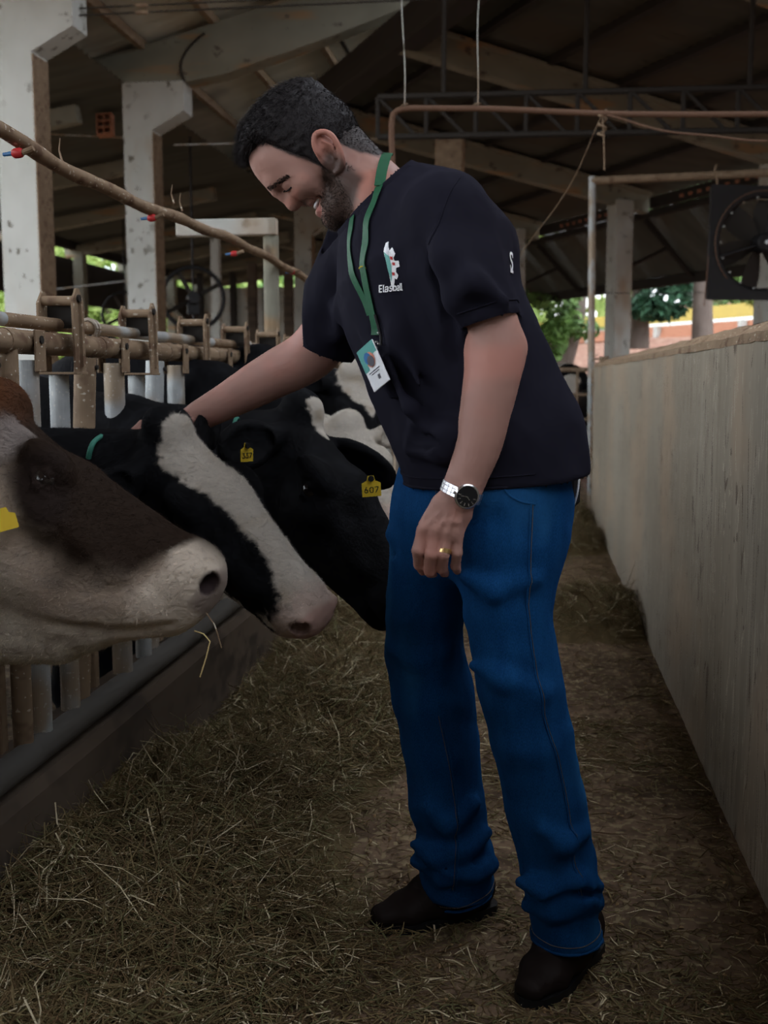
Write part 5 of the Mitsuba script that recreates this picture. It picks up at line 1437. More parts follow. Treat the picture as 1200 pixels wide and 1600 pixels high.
def strap_on(pts, w, off, n=50, hint=None):
    P = drape(smoothpath(pts, n), ss_, off)
    t = np.gradient(P, axis=0); t /= np.linalg.norm(t, axis=1, keepdims=True)
    _, i = ss_[2].query(P)
    nn = ss_[1][i] if hint is None else np.tile(unit(hint), (n, 1))
    b = np.cross(t, nn); b /= np.linalg.norm(b, axis=1, keepdims=True)
    v = np.vstack([P - b * w / 2, P + b * w / 2, P + b * w / 2 + nn * 0.0012, P - b * w / 2 + nn * 0.0012])
    i = np.arange(n - 1)
    f = []
    for a, c in ((0, 1), (1, 2), (2, 3), (3, 0)):
        f += [np.stack([i + a * n, i + c * n, i + c * n + 1], 1), np.stack([i + a * n, i + c * n + 1, i + a * n + 1], 1)]
    return v, np.vstack(f)


stA = [(-0.271,1.985,1.488), (-0.276,1.955,1.452), (-0.284,1.94,1.408), (-0.285,1.93,1.368), (-0.289,1.92,1.318), (-0.284,1.92,1.252), (-0.277,1.92,1.216)]
stB = [(-0.328,2,1.431), (-0.322,1.98,1.392), (-0.313,1.96,1.344), (-0.297,1.94,1.292), (-0.285,1.93,1.25)]
put(lk, strap_on(stA, 0.017, 0.004), 'm_green', 40)
part(lk, 'strap', strap_on(stB, 0.014, 0.003), 'm_green', 40)
nkp = smoothpath([(-0.277,2.12,1.558), (-0.271,2.035,1.535), (-0.272,1.98,1.491), (-0.272,1.968,1.476)], 30)
t_ = np.gradient(nkp, axis=0); t_ /= np.linalg.norm(t_, axis=1, keepdims=True)
ctr = V(*(-0.277,2.06,1.482))
no_ = nkp - ctr; no_ -= t_ * (no_ * t_).sum(1, keepdims=True); no_ /= np.linalg.norm(no_, axis=1, keepdims=True)
bb = np.cross(t_, no_)
q0 = nkp + no_ * 0.002
i = np.arange(29); n_ = 30
vv = np.vstack([q0 - bb * 0.0095, q0 + bb * 0.0095, q0 + bb * 0.0095 + no_ * 0.0015, q0 - bb * 0.0095 + no_ * 0.0015])
ff = []
for a, c in ((0, 1), (1, 2), (2, 3), (3, 0)):
    ff += [np.stack([i + a * n_, i + c * n_, i + c * n_ + 1], 1), np.stack([i + a * n_, i + c * n_ + 1, i + a * n_ + 1], 1)]
part(lk, 'neck_strap', (vv, np.vstack(ff)), 'm_green', 40)
bc = V(*(-0.252,1.9,1.168))
_, ib = ss_[2].query(bc)
brt, bdn = unit(0.5 * RI + 0.41 * UPZ + 0.76 * TC), unit(0.39 * RI - 0.89 * UPZ + 0.22 * TC)
bdn = unit(bdn - brt * (bdn @ brt)); bnrm = np.cross(brt, -bdn)
if bnrm @ TC < 0:
    bnrm = -bnrm
bc = drape([bc], ss_, 0.020)[0]
bd = part(man, 'badge', box(bc, (0.054, 0.078, 0.003), axes(brt, -bdn, np.cross(brt, -bdn)), 0.0008), 'm_white', 15)
mat('m_teal', (0.12, 0.36, 0.33), 0.4)
mat('m_grey', (0.10, 0.10, 0.12), 0.5)
mat('m_salmon', (0.62, 0.24, 0.17), 0.5)
fr = lambda x, y, z=0.002: bc + brt * x - bdn * y + bnrm * z
bx_ = lambda x, y, w, h, m, nm, z=0.0018: part(bd, nm, box(fr(x, y, z), (w, h, 0.0008), axes(brt, -bdn, np.cross(brt, -bdn))), m, False)
bx_(0, 0.0285, 0.053, 0.021, 'm_teal', 'header_band'); bx_(-0.019, 0.010, 0.015, 0.026, 'm_teal', 'side_band')
for nm, x, y, r, m in (('photo_ring', 0.002, 0.012, 0.0135, 'm_salmon'), ('photo_ring', -0.003, 0.016, 0.0105, 'm_blue'), ('portrait', 0.003, 0.009, 0.0098, 'm_grey')):
    part(bd, nm, tube([fr(x, y, 0.0024), fr(x, y, 0.0030 + 0.0004 * (m != 'm_salmon') + 0.0004 * (m == 'm_grey'))], r, 18), m, 20)
for y, w in ((-0.008, 0.034), (-0.012, 0.026)):
    bx_(0.0, y, w, 0.0014, 'm_grey', 'text_line')
bx_(0.006, -0.022, 0.007, 0.008, 'm_grey', 'emblem')
clip0 = V(*(-0.276,1.91,1.216))
for k, (dx, dz) in enumerate(((0, 0), (0.004, -0.010), (-0.003, -0.018), (0.010, -0.016), (0.006, -0.024))):
    part(lk, 'clip', box(drape([clip0 + RI * dx + UPZ * dz], ss_, 0.008)[0], (0.006, 0.004, 0.004), axes(RI, -TC, UPZ), 0.001), 'm_silver', False)
part(lk, 'hook', tube(drape([(-0.279,1.91,1.248), (-0.277,1.91,1.231), (-0.27,1.91,1.21), (-0.263,1.91,1.196)], ss_, 0.006), 0.0025, 6), 'm_black', 40)
for pth, m in ((stA, 'm_yellow'),):
    c = drape([(-0.288,1.92,1.329)], ss_, 0.0062)[0]
    part(lk, 'printed_mark', tube([c + RI * 0.006 * math.cos(a) + UPZ * 0.005 * math.sin(a) for a in np.linspace(0.2, 3.0, 8)], 0.0012, 5), m, 40)
mat('m_print', (0.09, 0.30, 0.15), 0.6)


def print_on(parent, name, mesh, c, ax, ay, m, off=0.0008):
    """A flat print: a thin mesh in the plane (ax, ay) at c, laid onto the shirt."""
    v, f = (mesh.vertices, mesh.faces) if hasattr(mesh, 'vertices') else mesh
    v = np.asarray(v, float)
    p = np.asarray(c, float) + v[:, :1] * ax + v[:, 1:2] * ay
    part(parent, name, (drape(p, ss_, off, v[:, 2]), f), m, False)


def tiles(poly, n=7, t=0.0008):
    """A flat polygon cut into small triangles, with a thickness."""
    from shapely.geometry import Polygon
    m = trimesh.creation.extrude_polygon(Polygon(poly), t, engine='earcut')
    m = m.subdivide().subdivide()
    return m.vertices, m.faces


lc = V(*(-0.24,1.9,1.335))
_, i0 = ss_[2].query(lc)
ln = ss_[1][i0]
la_y = unit(UPZ - 0.06 * RI); la_y = unit(la_y - ln * (la_y @ ln)); la_x = unit(np.cross(la_y, ln))
px = lambda a, b: (a * 0.00122, b * 0.00122)
gear = [px(a, b) for a, b in ((-4, 27), (1, 28), (2, 20), (5, 15), (10, 18), (13, 13), (9, 8), (10, 4), (17, 4), (18, -5), (11, -6), (10, -12), (14, -17), (10, -22), (6, -20), (4, -28), (1, -36), (-1, -30), (-2, -18), (-3, 0), (-6, 14))]
print_on(tk, 'chest_print', tiles(gear), lc, la_x, la_y, 'm_white')
print_on(tk, 'chest_print', tiles([px(a, b) for a, b in ((-5, 13), (2, 10), (3, 0), (2, -12), (0, -24), (-3, -8))]), lc, la_x, la_y, 'm_teal', 0.0016)
for a, b in ((8, 0), (5, -14), (6, 8)):
    print_on(tk, 'chest_print', tiles([px(a - 2, b - 2), px(a + 2, b - 2), px(a + 2, b + 2), px(a - 2, b + 2)]), lc, la_x, la_y, 'm_red', 0.0018)
tm = meshkit.text_mesh('Elasball', 0.0125, 0.0008, True)
tv = np.array(tm.vertices); tv[:, :2] -= (tv[:, :2].max(0) + tv[:, :2].min(0)) / 2
tv[:, 0] *= 0.72
print_on(tk, 'chest_lettering', (tv, tm.faces), V(*(-0.237,1.9,1.295)), la_x, la_y + 0.15 * la_x, 'm_white', 0.0016)
# letters on the back
for txt, q, hgt in (('S', (-0.041,1.93,1.339), 0.030), ('_', (-0.037,1.93,1.322), 0.030)):
    bq = V(*q); _, i0 = ss_[2].query(bq); bnn = ss_[1][i0]
    ay = unit(UPZ - bnn * bnn[2]); axx = np.cross(ay, bnn)
    tm = meshkit.text_mesh(txt, hgt, 0.0008, True); tv = np.array(tm.vertices); tv[:, :2] -= (tv[:, :2].max(0) + tv[:, :2].min(0)) / 2
    print_on(tk, 'back_lettering', (tv, tm.faces), bq, axx, ay, 'm_white')
# dark pouch on his hip with a white cord
pc = thing('hip_pouch', 'black pouch with a white cord hanging at the back of the jeans under the shirt', 'bag')
part(pc, 'pouch', box((0.078,2.1,0.943), (0.035, 0.05, 0.10), None, 0.012), 'm_black', 20)
part(pc, 'cord', tube(smoothpath([(0.093,2.07,0.983), (0.092,2.06,0.95), (0.088,2.06,0.919), (0.083,2.07,0.9)], 16), 0.0022, 6), 'm_white', 40)
# ---- pipes, fan, gate and other fittings ----------------------------------------------------------------
hp = thing('hanging_pipe', 'rust-brown bent pipe hung from the roof on thin wires behind the man', 'pipe')
pp_ = smoothpath([(-0.798,6.3,2.319), (-0.802,6.3,2.449), (-0.802,6.3,2.571), (-0.788,6.3,2.619), (-0.748,6.3,2.635), (-0.629,6.3,2.638), (-0.271,6.3,2.624), (0.221,6.3,2.588), (0.737,6.3,2.562), (1.44,6.3,2.543)], 80)
part(hp, 'pipe', tube(pp_, 0.0165, 10), 'm_rust', 60)
for k, (a, b) in enumerate((((-0.73,6.3,2.638), (-0.788,6.6,3.292)), ((-0.325,6.3,2.629), (-0.327,6.6,3.229)))):
    a, b = V(*a), V(*b)
    b[2] += 0.55
    w = [a + (b - a) * t + V(0.006 * math.sin(9 * t + k), 0, 0) for t in np.linspace(0, 1, 14)]
    part(hp, 'wire', tube(w, 0.003, 5), 'm_column', 40)
    part(hp, 'tie', tube([a + V(0.02 * math.cos(t), 0.02 * math.sin(t), 0.004 * t) for t in np.linspace(0, 6, 9)], 0.004, 5), 'm_brown', 40)
kn = thing('rope_bundle', 'knot of brown strings on the rust-brown pipe, one slanting down left', 'rope')
k0 = V(*(0.363,6.3,2.577))
part(kn, 'string', tube(smoothpath([k0, (0.313,6.35,2.463), (0.252,6.5,2.33), (0.1,6.9,2.13), (-0.087,7.3,1.927)], 24), 0.0028, 5), 'm_brown', 40)
part(kn, 'string', tube(smoothpath([k0, (0.373,6.3,2.451), (0.381,6.3,2.276)], 10), 0.004, 5), 'm_brown', 40)
part(kn, 'string', tube(smoothpath([k0, (0.511,6.25,2.52), (0.694,6.2,2.454), (0.921,6.15,2.414), (1.045,6.1,2.383), (1.303,6.1,2.379)], 40), 0.0055, 6), 'm_rust', 40)
part(kn, 'wrap', tube([k0 + V(0.022 * math.cos(t), 0.022 * math.sin(t), -0.008 * t + 0.02) for t in np.linspace(0, 18, 40)], 0.006, 5), 'm_brown', 40)

pf = thing('pipe_frame', 'galvanised pipe frame at the far end of the wall, its crossbar carrying the fan', 'pipe')
p0, p1 = V(*(0.531,9.55,0.036)), V(*(0.478,9.55,2.813))
p0[2] = 0.0
part(pf, 'post', cyl(p0, p1, 0.030, 14), 'm_galv', 40)
part(pf, 'crossbar', cyl(p1 + V(-0.005, 0, -0.035), V(*(2.552,9.55,2.824)), 0.033, 14), 'm_brown', 40)
part(pf, 'wire', tube([(0.5,9.55,1.857), (1.057,9.55,1.841), (2.246,9.55,1.866)], 0.0035, 5), 'm_steel', 40)
part(pf, 'tie', tube([p0 + V(0.037 * math.cos(t), 0.037 * math.sin(t), 1.26 + 0.006 * t) for t in np.linspace(0, 12, 30)], 0.005, 5), 'm_brown', 40)

# black fan in its square housing
fn = thing('barn_fan', 'large black fan in a square housing hung under the pipe at the right edge', 'fan')
fc_ = V(*(1.814,9.3,2.211))
fx_, fy_, fz_ = unit(V(0.96, 0.28, 0)), unit(V(-0.28, 0.96, 0)), UPZ
R_ = axes(fx_, fz_, -fy_)
fa = lambda x, z, y=0.0: fc_ + fx_ * x + fz_ * z + fy_ * y
from shapely.geometry import Polygon as _P, Point as _Pt
sq = _P([(-0.43, -0.43), (0.43, -0.43), (0.43, 0.43), (-0.43, 0.43)]).buffer(0.02)
hs = trimesh.creation.extrude_polygon(sq.difference(_Pt(0, 0).buffer(0.385, 32)), 0.04, engine='earcut')
part(fn, 'housing', xf((hs.vertices, hs.faces), R_, fc_), 'm_black', 15)
ring = [fa(0.385 * math.cos(a), 0.385 * math.sin(a)) for a in np.linspace(0, 2 * math.pi, 49)]
part(fn, 'rim', tube(ring, 0.032, 8), 'm_black', 60)
part(fn, 'wire_guard', tube([fa(0.41 * math.cos(a), 0.41 * math.sin(a), -0.05) for a in np.linspace(1.2, 3.9, 40)], 0.005, 6), 'm_rust', 60)
for k in range(18):
    a = k * math.pi / 9
    part(fn, 'bolt', tube([fa(0.36 * math.cos(a), 0.36 * math.sin(a), -0.035), fa(0.36 * math.cos(a), 0.36 * math.sin(a), -0.05)], 0.008, 6), 'm_galv', 30)
for k in range(6):
    a = k * math.pi / 3 + 0.3
    rd, tg = fx_ * math.cos(a) + fz_ * math.sin(a), -fx_ * math.sin(a) + fz_ * math.cos(a)
    vs = []
    for r_, w_, tw in ((0.05, 0.05, 0.7), (0.15, 0.085, 0.55), (0.25, 0.10, 0.42), (0.345, 0.085, 0.3)):
        c_ = fc_ + rd * r_ + fy_ * 0.03
        e_ = tg * math.cos(tw) + fy_ * math.sin(tw)
        for q in (-1, 0, 1):
            vs.append(c_ + e_ * q * w_ + rd * 0.012 * (1 - q * q))
    f = []
    for i_ in range(3):
        for j_ in range(2):
            a_ = i_ * 3 + j_
            f += [[a_, a_ + 1, a_ + 4], [a_, a_ + 4, a_ + 3]]
    part(fn, 'blade', thicken((np.array(vs), np.array(f)), 0.006), 'm_steel', True)
    part(fn, 'strut', tube([fa(0, 0, -0.06), fc_ + rd * 0.385 - fy_ * 0.02], 0.012, 6), 'm_black', 40) if k % 2 else None
part(fn, 'motor', tube([fa(0, 0, -0.11), fa(0, 0, -0.10), fa(0, 0, 0.06)], [0.06, 0.075, 0.075], 16), 'm_black', 30)
part(fn, 'motor_cap', tube([fa(0, 0, -0.118), fa(0, 0, -0.11)], 0.018, 12), 'm_white', 30)
for k, x in enumerate((-0.40, 0.40)):
    part(fn, 'chain', tube([fa(x + 0.012 * math.sin(t * 7), 0.42 + t * 0.19, 0.012 * math.cos(t * 7)) for t in np.linspace(0, 1, 16)], 0.008, 6), 'm_brown', 40)
part(fn, 'cord', tube([fa(-0.42, 0.40, -0.02), fa(-0.44, 0.0, -0.02), fa(-0.47, -0.5, -0.02)], 0.005, 6), 'm_rust', 40)

# ring fans over the stalls
for k, (q, r, nm) in enumerate((((-4.27,13.6,2.14), 0.385, 'black ring fan seen behind the second concrete column, over the stalls'), ((-7.229,19,2.256), 0.40, 'farther black ring fan left of the second concrete column, against the trees'))):
    rfn = thing('ring_fan', nm, 'fan')
    q = V(*q); ax = unit(V(0.9, 0.35, 0)); ay = unit(V(-0.35, 0.9, 0))
    part(rfn, 'rim', tube([q + r * (math.cos(a) * ax + math.sin(a) * UPZ) for a in np.linspace(0, 2 * math.pi, 41)], 0.028, 8), 'm_black', 60)
    part(rfn, 'motor', tube([q - ay * 0.14, q + ay * 0.12], [0.075, 0.085], 12), 'm_black', 30)
    part(rfn, 'bracket', box(q - UPZ * 0.13, (0.16, 0.1, 0.16), axes(ax, ay, UPZ), 0.01), 'm_black', 20)
    part(rfn, 'stem', tube([q + UPZ * (r + 1.6), q - UPZ * r], 0.016, 6), 'm_black', 40)
    for j in range(4):
        a = j * math.pi / 2 + 0.5
        rd, tg = ax * math.cos(a) + UPZ * math.sin(a), -ax * math.sin(a) + UPZ * math.cos(a)
        part(rfn, 'blade', box(q + rd * r * 0.5, (r * 0.85, 0.07, 0.006), axes(rd, unit(tg + ay * 0.9), np.cross(rd, unit(tg + ay * 0.9))), 0), 'm_steel', 20)

# tie rods, hanging brick, gate
for k, (z, y, nm) in enumerate(((4.23, 9.2, 'upper dark tie rod with a turnbuckle under the roof beam'), (4.175, 9.2, 'lower dark tie rod with a turnbuckle under the roof beam'), (3.72, 12.15, 'pale tie rod running right from the second concrete column'))):
    tr = thing('tie_rod', nm, 'rod')
    part(tr, 'rod', cyl((-4.0, y, z), (6, y, z), 0.008, 6), 'm_steel' if k < 2 else 'm_galv', 40)
    part(tr, 'turnbuckle', box((-3.28 if k < 2 else -1.05, y, z), (0.11, 0.03, 0.03), None, 0.006), 'm_brown' if k < 2 else 'm_galv', 20)
hw = thing('ceiling_wire', 'thin pale wire stretched between the first two concrete columns', 'wire')
part(hw, 'wire', tube([(-5.9,13,4.077), (-4.89,13,4.004)], 0.01, 5), 'm_galv', 40)
part(hw, 'wire', tube([(-6.059,13,2.201), (-4.86,13,2.319)], 0.009, 5), 'm_galv', 40)
hb = thing('hollow_brick', 'orange hollow clay brick hanging on a wire between the first two columns', 'brick')
bq = V(*(-5.072,12.9,4.106))
bk = _P([(-0.09, -0.12), (0.09, -0.12), (0.09, 0.12), (-0.09, 0.12)])
for i_ in range(2):
    for j_ in range(3):
        bk = bk.difference(_P([(-0.075 + i_ * 0.08, -0.105 + j_ * 0.075), (-0.01 + i_ * 0.08, -0.105 + j_ * 0.075), (-0.01 + i_ * 0.08, -0.045 + j_ * 0.075), (-0.075 + i_ * 0.08, -0.045 + j_ * 0.075)]))
bm = trimesh.creation.extrude_polygon(bk, 0.2, engine='earcut')
part(hb, 'body', xf((bm.vertices, bm.faces), axes(unit(V(0.97, 0.2, 0.1)), UPZ, -unit(V(-0.2, 0.97, 0))), bq), 'm_orange', 15)
part(hb, 'hanger', tube([bq + V(0, 0, 0.1), bq + V(0.1, 0, 0.9)], 0.006, 5), 'm_steel', 40)

gt = thing('barred_gate', 'rusty barred gate across the far end of the alley beside the man', 'gate')
g_ = lambda px_, z, y=11.2: V(float(px_), y, z)
xs = np.linspace(-0.62, 0.64, 8)
for z in (0.15, 0.48, 0.72, 0.97, 1.22):
    part(gt, 'rail', cyl(g_(-0.62, z), g_(0.64, z), 0.016 if 0.2 < z < 1.2 else 0.024, 8), 'm_brown', 40)
for x in xs:
    part(gt, 'bar', cyl(g_(x, 0.15), g_(x, 1.22), 0.014 if x < 0.6 else 0.026, 8), 'm_brown', 40)
part(gt, 'post', cyl(g_(0.72, -0.02), g_(0.72, 1.35), 0.05, 10), 'm_brown', 40)


def gate_cow():
    """The far cow stands facing the camera, its own mesh in a few tapered masses."""
    C = V(0.42, 11.75, 0.98)
    F = Field(C - [0.45, 0.45, 1.02], C + [0.45, 2.3, 0.45], 0.02)
    F.oval(C + V(0, 0.05, 0.10), C + V(0.01, -0.12, -0.32), (0.105, 0.10), (0.065, 0.07), V(1, 0, 0), 0.04)
    F.ell(C + V(0.01, -0.14, -0.36), (0.08, 0.08, 0.07), None, 0.03)
    F.bone(C + V(0.1, 0.08, 0.08), C + V(0.24, 0.1, 0.05), 0.035, 0.03, 0.03).bone(C + V(-0.1, 0.08, 0.08), C + V(-0.24, 0.1, 0.05), 0.035, 0.03, 0.03)
    F.oval(C + V(0, 0.1, 0.0), C + V(0, 0.6, -0.05), (0.11, 0.16), (0.2, 0.3), V(1, 0, 0), 0.06)
    F.oval(C + V(0, 0.6, -0.05), C + V(0, 1.9, 0.0), (0.26, 0.36), (0.28, 0.34), V(1, 0, 0), 0.1)
    for x in (-0.16, 0.16):
        for y in (0.65, 1.85):
            F.bone(C + V(x, y, -0.3), C + V(x, y - 0.03, -0.93), 0.085, 0.05, 0.05)
    m = F.mesh(1)
    p = m[0] - C
    n = 0.03 * fuzz(m[0], 14)
    wh = ((np.abs(p[:, 0]) < 0.055 + 0.45 * (p[:, 2] - 0.02) + n) & (p[:, 2] > -0.12) & (p[:, 1] < 0.1)) | ((p[:, 2] < -0.36 + n) & (p[:, 1] < 0.1)) | ((p[:, 1] > 0.5) & (meshkit.fbm(m[0] * 2.2, 2, 5) > 0.52))
    key = thing('cow', 'black and white cow standing behind the barred gate at the end of the alley', 'cow')
    part(key, 'body', m, 'm_hide', True, np.where(wh[:, None], WHITE * 1.1, BLACK))
    for x in (-1, 1):
        part(key, 'eye', xf(trimesh.creation.icosphere(2, 0.02), None, C + V(0.093 * x, -0.02, 0.0)), 'm_wet', True)
    return (key,)


mat('m_tag', (0.55, 0.24, 0.02), 0.45)
mat('m_rope', (0.03, 0.15, 0.11), 0.7)
gc_key, *_ = gate_cow()

# ear tags and halters
def tag_at(key, q, nrm, down, size, text, m='m_yellow'):
    ear_tag(key, V(*q), nrm, down, size, text, m)


ear_tag(c1, V(*(-0.856,1.68,0.912)), 0.8 * TC + 0.6 * RI, -UPZ + 0.25 * RI, 0.026, None, stud=False)
ear_tag(c3, V(*(-0.647,2.44,0.973)), 0.80 * RI + 0.60 * TC, -UPZ, 0.030, '337')
ear_tag(c3, V(*(-0.369,2.52,0.891)), 0.96 * TC + 0.2 * RI, -UPZ + 0.06 * RI, 0.034, '607')
ear_tag(c5, V(*(-0.737,3.72,1.03)), 0.6 * TC + 0.6 * RI, -UPZ + 0.25 * RI, 0.03, None, 'm_tag')
part(c2, 'neck_rope', tube(smoothpath([(-0.869,2.06,0.981), (-0.862,2.06,1.004), (-0.866,2.1,1.017), (-0.873,2.16,1.022), (-0.887,2.25,1.014)], 24), 0.0055, 6), 'm_rope', 60, label='green rope')
part(c3, 'neck_rope', tube(smoothpath([(-0.694,2.5,0.922), (-0.696,2.5,0.975), (-0.699,2.52,1.022), (-0.704,2.58,1.04)], 20), 0.005, 6), 'm_rope', 60, label='green rope')
# ---- hay and litter on the alley floor ----------------------------------------------------------------
mat('m_straw', (0.55, 0.43, 0.20), 0.7)
hr = np.random.default_rng(17)


def blob(x, y, cx, cy, rx, ry):
    return np.exp(-(((x - cx) / rx) ** 2 + ((y - cy) / ry) ** 2))


def hay_height(x, y):
    h = 0.11 * sstep(-0.30, -0.85, x) * sstep(3.35, 2.6, y) * (0.5 + meshkit.fbm(np.stack([x * 3, y * 3, x * 0], -1), 2, 4))
    h = h + 0.13 * blob(x, y, -0.62, 3.55, 0.30, 0.55) + 0.10 * blob(x, y, -0.75, 4.7, 0.35, 0.8) + 0.10 * blob(x, y, -0.8, 6.5, 0.4, 1.3)
    h = h + 0.14 * blob(x, y, 0.30, 5.15, 0.34, 0.40) + 0.12 * blob(x, y, 0.25, 7.6, 0.3, 0.5) + 0.09 * blob(x, y, 0.3, 8.8, 0.3, 0.4)
    h = h + 0.03 * blob(x, y, -0.45, 2.05, 0.35, 0.35) + 0.10 * sstep(-0.5, -0.95, x) * sstep(6.0, 7.5, y)
    return np.clip(h - 0.012, 0, 1) * (0.75 + 0.5 * meshkit.fbm(np.stack([x * 11, y * 11, x * 0], -1), 2, 6))


def hay_density(x, y):
    d = 0.10 + 1.0 * np.clip(hay_height(x, y) / 0.05, 0, 1)
    d = d + 0.55 * blob(x, y, -0.25, 1.72, 0.65, 0.28) + 0.35 * blob(x, y, 0.3, 1.7, 0.4, 0.3) + 0.25 * (meshkit.fbm(np.stack([x * 4, y * 4, x * 0], -1), 2, 9) > 0.56) + 0.25 * sstep(0.36, 0.5, x)
    return d * (1 - 0.85 * blob(x, y, -0.33, 2.48, 0.22, 0.22)) * (1 - 0.6 * blob(x, y, 0.30, 2.5, 0.25, 0.5))


gx_, gy_ = np.linspace(-1.03, 0.512, 120), np.concatenate([np.linspace(1.0, 4, 200), np.linspace(4.03, 11, 160)])
hv_, hf2 = grid(gx_, gy_, lambda X, Y: hay_height(X, Y) * 0.9 - 0.012 + 0.010 * (n2(X, Y, 40, 12) - 0.5) * (hay_height(X, Y) > 0.01))
hcol = lerp(V(0.064, 0.042, 0.016), V(0.16, 0.118, 0.055), n2(hv_[:, 0], hv_[:, 1], 60, 3))
hay = thing('hay_pile', 'heaps of loose dry hay strewn along the feed alley beneath the cow heads', 'hay')
labels[hay]['kind'] = 'stuff'
part(hay, 'bed', (hv_, hf2), 'm_vc', True, hcol)


def stalks(n, ymin, ymax, seed, size, thin):
    rg = np.random.default_rng(seed)
    m = n * 14
    x = rg.uniform(-1.02, 0.51, m); y = ymin + (ymax - ymin) * rg.random(m) ** 1.35
    d = hay_density(x, y)
    k = np.flatnonzero(rg.random(m) < d / 1.9)[:n]
    x, y, d = x[k], y[k], d[k]
    n = len(x)
    h = hay_height(x, y)
    pile = np.clip(h / 0.05, 0, 1)
    L = size * (0.35 + 1.0 * rg.random(n) ** 1.4) * (0.55 + 0.6 * pile)
    az = rg.uniform(0, 2 * math.pi, n)
    el = rg.normal(0.02, 0.10 + 0.28 * pile, n)
    stand = (rg.random(n) < 0.05 * pile)
    el = np.where(stand, rg.uniform(0.5, 1.2, n), el)
    d0 = np.stack([np.cos(az) * np.cos(el), np.sin(az) * np.cos(el), np.sin(el)], 1)
    sd = np.stack([-np.sin(az), np.cos(az), 0 * az], 1)
    bend = rg.normal(0, 0.16, n)[:, None] * L[:, None]
    sag = np.abs(rg.normal(0, 0.10, n))[:, None] * L[:, None]
    c = np.stack([x, y, h + 0.004 + rg.random(n) * (0.006 + 0.035 * pile) + np.where(stand, L * 0.3, 0)], 1)
    u3 = np.cross(d0, sd)
    P = [c - d0 * L[:, None] / 2 - V(0, 0, 1) * sag * 0.5, c + sd * bend + V(0, 0, 1) * sag * 0.4, c + d0 * L[:, None] / 2 - V(0, 0, 1) * sag]
    for q in P:
        q[:, 2] = np.maximum(q[:, 2], 0.004)
        q[:, 0] = np.clip(q[:, 0], KX + 0.012, WX - 0.006)
    flat = rg.random(n) < 0.45
    r = thin * (0.6 + 0.8 * rg.random(n))
    ra, rb = np.where(flat, r * 1.7, r)[:, None], np.where(flat, r * 0.25, r)[:, None]
    tri = [(1.0, 0.0), (-0.5, 0.87), (-0.5, -0.87)]
    vs = np.stack([q + sd * ra * a * w + u3 * rb * b * w for q, w in zip(P, (0.9, 1.0, 0.35)) for a, b in tri], 1).reshape(-1, 3)
    t = []
    for s in (0, 3):
        for i in range(3):
            j = (i + 1) % 3
            t += [[s + i, s + j, s + 3 + j], [s + i, s + 3 + j, s + 3 + i]]
    f = (np.array(t)[None] + (np.arange(n) * 9)[:, None, None]).reshape(-1, 3)
    w = rg.random(n)
    col = lerp(V(0.060, 0.039, 0.015), V(0.20, 0.148, 0.068), rg.random(n))
    col = lerp(col, V(0.12, 0.13, 0.055), 0.75 * (w < 0.30) * rg.random(n))
    col = lerp(col, V(0.52, 0.45, 0.30), (w > 0.90) * 0.85)
    col = lerp(col, V(0.11, 0.065, 0.03), 0.8 * ((w > 0.5) & (w < 0.68)))
    return (vs, f), np.repeat(col, 9, 0)


for n, a, b, sd_, sz, th_ in ((30000, 1.25, 3.6, 1, 0.125, 0.0011), (17000, 3.0, 10.5, 2, 0.14, 0.0014), (9000, 1.3, 4.0, 4, 0.06, 0.0009)):
    m_, c_ = stalks(n, a, b, sd_, sz, th_)
    part(hay, 'stalks', m_, 'm_vc', False, c_)
    labels[list(scene)[-1]] = {'kind': 'stuff'}
# crumbs of leaf and earth
rg = np.random.default_rng(23)
n = 14000
x, y = rg.uniform(-1.0, 0.51, n), 1.3 + 7 * rg.random(n) ** 1.6
s = 0.0022 + 0.0075 * rg.random(n) ** 3
az = rg.uniform(0, 6.28, n)
up = np.stack([rg.normal(0, 0.35, n), rg.normal(0, 0.35, n), np.ones(n)], 1); up /= np.linalg.norm(up, axis=1, keepdims=True)
a1 = np.cross(up, np.stack([np.cos(az), np.sin(az), 0 * az], 1)); a2 = np.cross(up, a1)
c = np.stack([x, y, hay_height(x, y) + 0.004 + 0.3 * s], 1)
q = [c + a1 * s[:, None], c + a2 * s[:, None] * 0.6, c - a1 * s[:, None] * 0.9, c - a2 * s[:, None] * 0.7, c + up * s[:, None] * 0.45]
vs = np.stack(q, 1).reshape(-1, 3)
f = (np.array([[0, 1, 4], [1, 2, 4], [2, 3, 4], [3, 0, 4]])[None] + (np.arange(n) * 5)[:, None, None]).reshape(-1, 3)
cc = lerp(V(0.085, 0.05, 0.026), V(0.30, 0.20, 0.10), rg.random(n) ** 1.5)
cr = thing('litter', 'brown crumbs of earth and leaf scattered over the alley floor', 'litter')
labels[cr]['kind'] = 'stuff'
put(cr, (vs, f), 'm_vc', False, np.repeat(cc, 5, 0))
# stalks hanging from the mouth of the brown cow
for k, pts in enumerate(([(-0.568,1.775,0.707), (-0.549,1.765,0.705), (-0.536,1.76,0.693), (-0.543,1.76,0.666), (-0.555,1.76,0.63)], [(-0.546,1.775,0.739), (-0.531,1.77,0.721), (-0.524,1.765,0.706), (-0.519,1.77,0.68)])):
    one('straw', ['long yellow straw hanging from the mouth of the brown cow', 'short dark straw hanging from the mouth of the brown cow'][k], 'straw', tube(pts, 0.0013, 5), 'm_straw' if k == 0 else 'm_brown', None, 40)
# ---- trees and shrubs outside ---------------------------------------------------------------------------
LEAF = {}


